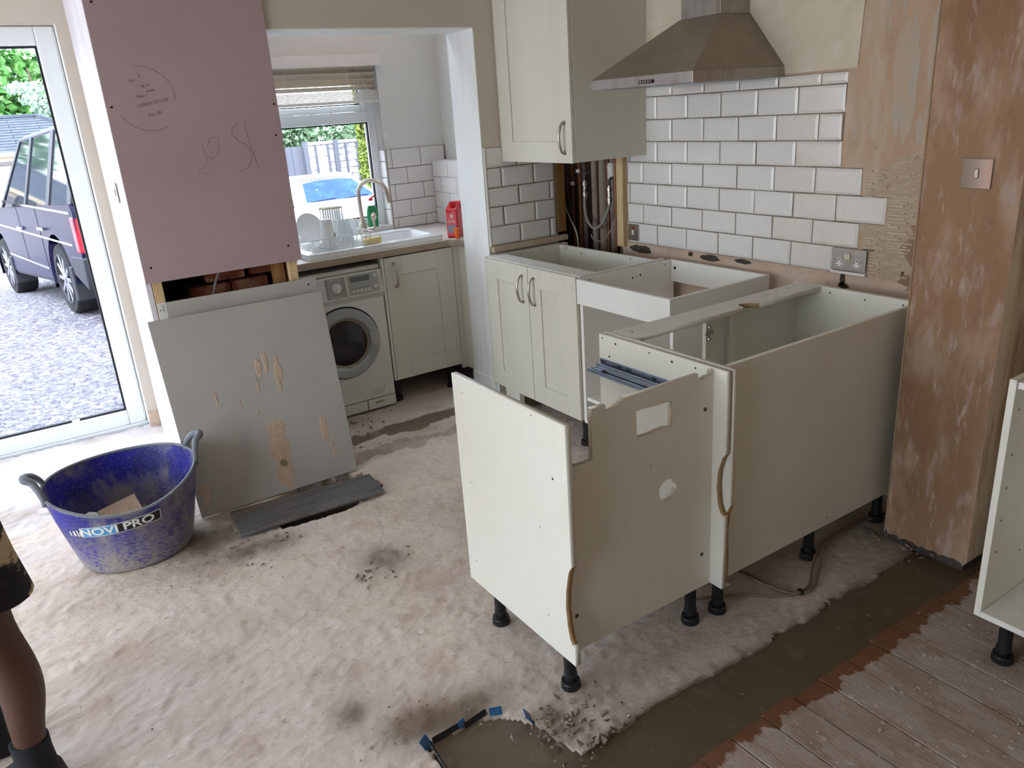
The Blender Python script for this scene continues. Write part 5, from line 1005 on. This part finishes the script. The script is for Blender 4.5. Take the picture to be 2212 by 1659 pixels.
def short_leg(x0, y0, x1, y1):
    b = MB(); b.lathe([(.001,0), (.001,0)], (0,0,0), 3) if False else None
    prof = [(.096,.60), (.104,.605), (.102,.70), (.106,.80), (.112,.92)]; n = 24; rings = []
    for r, z_ in prof:
        k = (z_-.6)/.32; rings.append([(x0+(x1-x0)*k+math.cos(2*math.pi*i/n)*r*(1+.03*math.sin(3*i)), y0+(y1-y0)*k+math.sin(2*math.pi*i/n)*r, z_-.012*math.cos(2*math.pi*i/n)) for i in range(n)])
    b.loft(rings, cap=False); return b
short_leg(-1.275,.617,-1.325,.65).build('shorts_leg', 'shorts_black', pe, smooth=True); short_leg(-1.385,.865,-1.345,.84).build('shorts_leg', 'shorts_black', pe, smooth=True)
b = MB(); b.lathe([(.13,.86), (.135,.92), (.13,.99), (.125,1.04)], (-1.345,.74,0), 28, sx=.95, sy=1.38, cap=False); b.build('shorts_waist', 'shorts_black', pe, smooth=True)
sh = [((-1.348,.74,1.0), (.125,.16), None), ((-1.35,.74,1.15), (.115,.15), 0), ((-1.348,.74,1.32), (.125,.165), 1), ((-1.36,.74,1.44), (.10,.14), 2), ((-1.352,.565,1.40), .068, 3), ((-1.36,.515,1.29), .06, 4), ((-1.352,.915,1.40), .068, 3), ((-1.36,.965,1.29), .06, 6)]
skin_mesh('t_shirt', sh, 'shirt_black', pe)
b = MB(); b.lathe([(.001,1.815), (.055,1.80), (.082,1.76), (.090,1.70), (.086,1.66)], (-1.39,.74,0), 24, sx=1.08, sy=.9, cap=False); b.build('hair', 'hair', pe, smooth=True)
b = MB(); b.tube([(-1.485,.74,1.695), (-1.505,.74,1.665), (-1.485,.74,1.655)], [.008,.014,.010], 8); b.build('nose', 'skin', pe, smooth=True)
for dy in (-.03, .03): b = MB(); b.lathe([(.001,-.009), (.008,-.004), (.008,.004), (.001,.009)], (-1.478, .74+dy, 1.695), 10); b.build('eye', 'hair', pe, smooth=True)
for dy in (-.078, .078): b = MB(); b.lathe([(.002,-.03), (.014,-.015), (.016,.01), (.004,.03)], (-1.40, .74+dy, 1.675), 10, sy=.5); b.build('ear', 'skin', pe, smooth=True)
b = MB(); b.box(-1.492, -1.484, .718, .762, 1.626, 1.632); b.build('mouth', 'red_clay', pe)

# ================================================================== OUTSIDE
GZ = -.10
ex_, ey_ = np.meshgrid(np.linspace(-16, 16, 65), np.linspace(3.57, 40, 74), indexing='ij')
def ground_z(x, y): 
    sm = lambda t: np.clip(t, 0, 1)**2*(3-2*np.clip(t, 0, 1))
    return GZ-.055*np.clip(y-8, 0, 8)-.5*sm((x-1)/2.5)*sm((y-7)/6)
ez_ = ground_z(ex_, ey_); gi = np.arange(ex_.size).reshape(ex_.shape)
me = bpy.data.meshes.new('g'); me.from_pydata(np.stack([ex_, ey_, ez_], -1).reshape(-1, 3).tolist(), [], np.stack([gi[:-1, :-1], gi[1:, :-1], gi[1:, 1:], gi[:-1, 1:]], -1).reshape(-1, 4).tolist())
props(link('ground_outside', me, 'gravel', None, smooth=True, angle=80), 'pale gravel drive outside the patio door', 'gravel', kind='structure')
b = MB(); b.box(-4.75, 2.3, 3.56, 3.60, GZ, -.02); b.build('plinth_outside', 'garage_wall', bpy.data.objects['ground_outside'])
b = MB(); b.box(-9, -4.75, 3.4, 3.6, GZ, 2.42); b.box(2.3, 9, 3.4, 3.6, GZ, 2.42); b.box(-9, 9, 2.26, 2.46, 2.62, 5.6); b.build('house_brickwork', 'house_brick', bpy.data.objects['ground_outside'])
b = MB(); b.box(-9, 9, -5, 2.75, 5.6, 5.7); b.build('house_roof', 'shingle', bpy.data.objects['ground_outside'])
nh = thing('reflected_outhouse', 'unseen low brown brick outhouse to the left, added for the blue car to reflect', 'building', (-10.8, 23, -.5))  # unseen block, added and kept low to darken the car's side reflection
b = MB(); b.box(-14, -7.6, 13.5, 34, -.9, 2.1); b.build('wall', 'outhouse_brick', nh)
b = MB(); b.prism([(-14.2,2.1), (-7.4,2.1), (-10.8,2.9)], 1, 13.3, 34.2); b.build('roof', 'shingle', nh)
# --- dark blue 4x4
SU = Vector((-.152, .987, 0)).normalized(); SL = Vector((-SU.y, SU.x, 0)); SO = Vector((-.531, 7.719, GZ))-SL*.93
def su(x, y, z_): return SO+SU*x+SL*y+Vector((0, 0, z_-.053*x))
suv = thing('blue_suv', 'dark blue four-by-four parked on the gravel outside the patio door', 'car', SO)
def xf(me, fn):
    for v in me.vertices: v.co = fn(*v.co)
    return me
def arch(cx, r, n=12): return [(cx+math.cos(t)*r, .36+math.sin(t)*r) for t in np.linspace(-.25, math.pi+.25, n)]
side = [(-.86,.50), (-.92,.62), (-.93,1.02), (-.88,1.10), (2.45,1.10), (2.9,1.06), (3.55,.98), (3.75,.86), (3.80,.5), (3.7,.40), (3.38,.40)]+arch(2.88, .46)+[(2.38,.34), (.5,.34)]+arch(0, .46)+[(-.5,.44)]
me = plate([side], 1, -.96, .96); xf(me, su); link('body', me, 'car_blue', suv, bevel=.05)
me = plate([[(-.90,.30), (-.94,.60), (-.90,.62), (-.5,.62), (-.48,.44)]], 1, -.965, .965); xf(me, su); link('rear_bumper', me, 'car_trim', suv, bevel=.02)
me = plate([[(.46,.30), (2.42,.30), (2.42,.40), (.46,.40)]], 1, -.95, .95); xf(me, su); link('sill', me, 'car_trim', suv, bevel=.02)
base = [(-.90,1.10,.93), (2.35,1.10,.93), (2.35,1.10,-.93), (-.90,1.10,-.93)]; roof_ = [(-.72,1.80,.72), (1.55,1.80,.72), (1.55,1.80,-.72), (-.72,1.80,-.72)]
b = MB(); b.loft([[su(p[0], p[2], p[1]) for p in base], [su(p[0], p[2], p[1]) for p in roof_]]); b.build('greenhouse', 'car_glass', suv)
b = MB(); b.loft([[su(p[0]*1.02, p[2]*1.02, 1.775) for p in roof_], [su(p[0]*1.02, p[2]*1.02, 1.815) for p in roof_], [su(p[0]*.95, p[2]*.9, 1.85) for p in roof_]]); b.build('roof', 'car_blue', suv, bevel=.02)
def pil(x0, x1, w=.05, s_=1):
    g0 = lambda x, k: su(x, s_*(.93+.012+(.72-.93)*k), 1.10+.70*k)
    b = MB(); b.loft([[g0(x0-w, 0), g0(x0+w, 0), g0(x1+w, 1), g0(x1-w, 1)], [p-SL*.03*s_ for p in (g0(x0-w, 0), g0(x0+w, 0), g0(x1+w, 1), g0(x1-w, 1))]]); b.build('pillar', 'car_trim', suv)
for s_ in (1, -1): pil(2.32, 1.52, .05, s_); pil(1.05, .95, .05, s_); pil(.02, .02, .07, s_); pil(-.82, -.66, .07, s_)
for z_, x0, x1, m in ((.83,-.70,3.3,'chrome'), (1.105,-.85,2.35,'chrome'), (.50,.5,2.4,'chrome')):
    b = MB(); b.obox(su((x0+x1)/2, .963, z_), SU, SL, (0,0,1), (x1-x0)/2, .006, .010); b.build('trim_strip', m, suv)
for x_ in (.35, 1.35):
    b = MB(); b.obox(su(x_, .985, .87), SU, SL, (0,0,1), .11, .014, .017); b.build('door_handle', 'chrome', suv, bevel=.008)
for x_ in (.52, 1.42): b = MB(); b.obox(su(x_, .9605, .78), SU, SL, (0,0,1), .004, .002, .31); b.build('door_gap', 'hole_dark', suv)
b = MB(); b.obox(su(-.86, .90, .82), SU, SL, (0,0,1), .07, .065, .17); b.build('tail_light', 'tail_red', suv, bevel=.02)
b = MB(); b.obox(su(2.15, 1.10, 1.20), SU, SL, (0,0,1), .06, .11, .10); b.build('wing_mirror', 'car_trim', suv, bevel=.03)
b = MB(); b.obox(su(2.09, 1.10, 1.21), SU, SL, (0,0,1), .003, .09, .075); b.build('mirror_glass', 'chrome', suv)
for wx in (0, 2.88):
    for s_ in (1, -1):
        ctr = su(wx, s_*.83, .36); ax = SL*s_
        b = MB(); b.lathe([(.25,-.12), (.34,-.12), (.36,-.09), (.36,.09), (.34,.12), (.25,.12), (.24,.09)], ctr, 36, axis=ax); ty_ = b.build('tyre', 'tyre', suv, smooth=True, angle=35)
        if s_ == 1:
            b = MB(); b.lathe([(.255,.10), (.262,.125), (.245,.128), (.235,.09), (.05,.06)], ctr, 36, axis=ax, cap=False); b.build('wheel_rim', 'car_trim', ty_, smooth=True)
            for k in range(10):
                a = 2*math.pi*k/10; d_ = SU*math.cos(a)+Vector((0, 0, 1))*math.sin(a); w_ = SU*-math.sin(a)+Vector((0, 0, 1))*math.cos(a)
                b = MB(); b.obox(ctr+d_*.14+ax*.105, d_, w_, ax, .115, .020, .015); b.build('spoke', 'alloy', ty_, bevel=.006)
            b = MB(); b.lathe([(.045,.09), (.045,.125), (.03,.13)], ctr, 16, axis=ax); b.build('hub_cap', 'alloy', ty_, smooth=True)
for wx in (.0, 2.88): b = MB(); b.obox(su(wx-.42, .86, .34), SU, SL, (0,0,1), .05, .12, .17); b.build('mud_flap', 'car_trim', suv, bevel=.015)
# --- white car beyond the kitchen window (nose towards the house)
GCAR = GZ; GZ = -.87
wc = thing('white_car', 'white car with a blue-tinted windscreen facing the kitchen window', 'car', (4.58, 13.6, GZ)); WCX = 4.58
prof = [(4.22,.30), (4.15,.55), (4.20,.78), (4.35,.88), (5.0,1.02), (5.40,1.08), (7.0,1.10), (7.3,1.0), (7.4,.5), (7.3,.3)]
me = plate([prof], 0, WCX-.88, WCX+.88)
for v in me.vertices: v.co.z += GZ
[setattr(v.co, 'y', v.co.y+7.75) for v in me.vertices]
link('body', me, 'car_white', wc, bevel=.09)
b = MB(); zt_ = GZ+1.43
ring0 = [(WCX-.80,13.0,GZ+1.04), (WCX+.80,13.0,GZ+1.04), (WCX+.80,14.85,GZ+1.08), (WCX-.80,14.85,GZ+1.08)]; ring1 = [(WCX-.60,13.75,zt_-.03), (WCX+.60,13.75,zt_-.03), (WCX+.60,14.55,zt_), (WCX-.60,14.55,zt_)]
b.loft([ring0, ring1]); b.build('cabin', 'car_white', wc, bevel=.03)
b = MB(); b.box(WCX-.58, WCX+.58, 13.75, 14.55, zt_-.02, zt_+.03); b.build('roof', 'car_white', wc, bevel=.025)
def wsp(u, k): a = Vector(ring0[0]).lerp(Vector(ring0[1]), u); d_ = Vector(ring1[0]).lerp(Vector(ring1[1]), u); return a.lerp(d_, k)+Vector((0, -.02, .012))
pts = [wsp(.07,.03), wsp(.3,.0), wsp(.7,.0), wsp(.93,.03), wsp(.9,.86), wsp(.7,.94), wsp(.3,.94), wsp(.1,.86)]
b = MB(); b.loft([pts, [p+Vector((0, .012, -.006)) for p in pts]]); b.build('windscreen', 'screen_blue', wc)
for k0 in (.12, .55): b = MB(); b.tube([wsp(k0, .0)+Vector((0,-.01,.01)), wsp(k0+.3, .06)+Vector((0,-.01,.012))], .008, 6); b.build('wiper', 'hole_dark', wc)
for s_ in (-1, 1):
    b = MB(); b.obox((WCX+s_*.98, 13.17, GZ+1.08), (1,0,0), (0,1,0), (0,0,1), .09, .05, .065); mr = b.build('wing_mirror', 'car_trim', wc, bevel=.025)
    b = MB(); b.obox((WCX+s_*.70, 12.09, GZ+.72), (1,0,0), (0,1,0), (0,0,1), .16, .10, .07); b.build('headlamp', 'car_glass', wc, bevel=.03)
    for y_ in (12.7, 14.45): b = MB(); b.lathe([(.2,-.1), (.30,-.1), (.315,-.07), (.315,.07), (.30,.1), (.2,.1)], (WCX+s_*.80, y_, GZ+.315), 28, axis=(s_, 0, 0)); b.build('tyre', 'tyre', wc, smooth=True)
GZ = GCAR
# --- fence
FG = -1.0
fn = thing('garden_fence', 'weathered grey lap fence beyond the white car', 'fence', (6.2, 17.0, FG))
for x_ in (5.40, 6.14, 7.4, 8.6): b = MB(); b.box(x_-.05, x_+.05, 16.9, 17.02, FG, 1.16); b.build('post', 'fence_post', fn)
for x0, x1 in ((5.45, 6.09), (6.19, 7.35), (7.45, 8.55)):
    z_ = FG+.02
    while z_ < 1.05: b = MB(); b.prism([(16.97,z_), (17.0,z_), (17.0,z_+.17), (16.985,z_+.17)], 0, x0, x1); b.build('lap_board', 'fence_wood', fn); z_ += .15
    b = MB(); b.box(x0, x1, 16.94, 17.03, 1.08, 1.145); b.build('capping', 'fence_wood', fn)
    for xx in np.arange(x0+.2, x1-.05, .3): b = MB(); b.box(xx-.02, xx+.02, 16.93, 16.97, FG, 1.08); b.build('batten', 'fence_post', fn)
for k in range(14): b = MB(); x_ = 3.35+k*.145; b.box(x_, x_+.14, 16.99+.008*(k % 2), 17.015+.008*(k % 2), FG, 1.07+random.uniform(-.006, .006)); b.build('fence_board', 'fence_post', fn)
# --- trees
def leaves(n, blobs, size, seed, jit=.25):
    r = np.random.RandomState(seed); k = r.choice(len(blobs), n, p=np.array([q[3]*q[4] for q in blobs])/sum(q[3]*q[4] for q in blobs)); B = np.array(blobs)[k]
    d = r.normal(size=(n, 3)); d /= np.linalg.norm(d, axis=1)[:, None]; rad = .55+.5*r.rand(n)**.5
    ctr = B[:, :3]+d*np.stack([B[:, 3], B[:, 3], B[:, 4]], 1)*rad[:, None]
    a = r.normal(size=(n, 3)); a /= np.linalg.norm(a, axis=1)[:, None]; bb = np.cross(a, r.normal(size=(n, 3))); bb /= np.linalg.norm(bb, axis=1)[:, None]
    s_ = size*(.5+r.rand(n))[:, None]; v = np.stack([ctr-a*s_, ctr+bb*s_*.55, ctr+a*s_, ctr-bb*s_*.55], 1).reshape(-1, 3)
    me = bpy.data.meshes.new('leaves'); me.from_pydata(v.tolist(), [], np.arange(n*4).reshape(-1, 4).tolist()); me.update(); return me
def tree(name, label, x, y, h, blobs, m, n, size, seed, trunk=.16):
    t = thing(name, label, 'tree', (x, y, GZ), 'trees beyond the drive'); link('foliage', leaves(n, blobs, size, seed), m, t)
    b = MB(); b.tube([(x, y, GZ), (x+.1, y, h*.4), (x-.05, y, h*.8)], [trunk, trunk*.8, trunk*.35], 8); b.build('trunk', 'bark', t, smooth=True); return t
tree('broadleaf_tree', 'big green broadleaf tree behind the garage roof', -1.2, 23, 5, [(-1.8,23,3.0,1.6,1.2), (-.4,23.5,2.9,1.3,1.0), (.6,23.5,2.5,1.2,1.3), (-3.2,23.5,3.6,1.8,1.6), (-1.2,23,1.9,1.6,.9), (-4.4,24,2.6,1.5,1.8)], 'leaf_green', 11000, .12, 1)
tree('yellowing_tree', 'yellow-green tree to the right behind the garage roof', 1.5, 21.6, 5, [(1.45,21.9,2.9,.5,.8), (1.95,21.9,2.3,.6,1.0), (1.25,21.9,2.2,.35,.5)], 'leaf_yellow', 4500, .085, 2)
tree('silvery_tree', 'silvery white-flowering tree in front of the green tree', .55, 21, 4, [(.35,20.9,2.75,.4,.14), (.6,20.8,2.5,.45,.10), (.75,20.9,2.3,.4,.12), (.85,20.9,2.1,.4,.10)], 'leaf_pale', 800, .065, 3, .05)
hd = thing('hedge', 'leafy green hedge rising behind the lap fence', 'hedge', (6.2, 19.3, FG)); link('foliage', leaves(12000, [(4.2,19.2,.6,1.2,1.3), (5.4,19.2,.6,1.2,1.25), (6.6,19.4,.6,1.1,1.15), (7.8,19.4,.6,1.2,.95), (9.0,19.4,.6,1.2,1.2), (5.0,19.6,.9,1.0,1.0)], .085, 5), 'leaf_dark', hd); b = MB(); b.tube([(6.2,19.3,FG), (6.2,19.3,1.0)], [.08,.04], 6); b.build('stem', 'bark', hd)
cn = thing('conifer', 'slim yellow-green conifer in front of the fence at the window edge', 'tree', (6.66, 16.4, FG)); link('foliage', leaves(6000, [(6.66,16.4,-.4,.2,.7), (6.66,16.4,.5,.19,.8), (6.66,16.4,1.4,.17,.8), (6.66,16.4,2.4,.14,.9)], .05, 6), 'conifer', cn); b = MB(); b.tube([(6.66,16.4,FG), (6.66,16.4,2.6)], [.07,.03], 6); b.build('trunk', 'bark', cn)
# --- garage with shingled hip roof
ga = thing('garage', 'low white garage with a dark shingled hip roof beyond the blue car', 'building', (-2, 17.5, -.6))
EX0, EX1, EY0, RY, EZ, RZ = -6.8, 1.45, 15.6, 18.0, 1.42, 2.06
b = MB(); b.box(EX0+.25, EX1-.25, EY0+.3, 20.2, -.7, EZ-.02); b.build('wall', 'garage_wall', ga)
b = MB(); b.box(EX0, EX1, EY0-.02, EY0+.04, EZ-.13, EZ+.0); b.build('fascia', 'fascia', ga); b = MB(); b.box(EX0, EX1, EY0-.10, EY0-.02, EZ-.05, EZ+.02); b.build('gutter', 'fascia', ga)
NC = 13
for k in range(NC):
    f0, f1 = k/NC, (k+1.25)/NC; f1 = min(f1, 1.0)
    def rp(x_end, f): return None
    y0, y1 = EY0+(RY-EY0)*f0, EY0+(RY-EY0)*f1; z0, z1 = EZ+(RZ-EZ)*f0, EZ+(RZ-EZ)*f1; xr0, xr1 = EX1-1.2*f0, EX1-1.2*f1
    xs = EX0+(k % 2)*.5; lift = .022
    while xs < xr0-.05:
        xe = min(xs+1.0, xr0); b = MB(); xt = min(xe, xr1)
        b.loft([[(xs, y0, z0+lift), (xe-.01, y0, z0+lift), (max(xs+.01, xt-.01), y1, z1+.004), (xs, y1, z1+.004)], [(xs, y0, z0), (xe-.01, y0, z0), (max(xs+.01, xt-.01), y1, z1-.02), (xs, y1, z1-.02)]]); b.build('shingle', 'shingle', ga); xs += 1.0
b = MB(); b.add([(EX1,EY0,EZ), (EX1,20.4,EZ), (EX1-1.2,RY,RZ)], [(0,1,2)]); b.add([(EX0,EY0,EZ-.02), (EX1,EY0,EZ-.02), (EX1-1.2,RY,RZ-.03), (EX0,RY,RZ-.03)], [(0,1,2,3)]); b.add([(EX0,20.4,EZ), (EX1,20.4,EZ), (EX1-1.2,RY,RZ), (EX0,RY,RZ)], [(0,1,2,3)]); b.build('roof_deck', 'shingle', ga)
b = MB(); b.tube([(EX1,EY0,EZ+.02), (EX1-1.2,RY,RZ+.02), (EX0,RY,RZ+.02)], .05, 6); b.build('ridge_cap', 'shingle', ga)
for k in range(4): b = MB(); b.box(-2.6+k*.75, -1.9+k*.75, EY0+.26, EY0+.30, -.5, EZ-.2); b.build('door_panel', 'garage_wall', ga, bevel=.02)
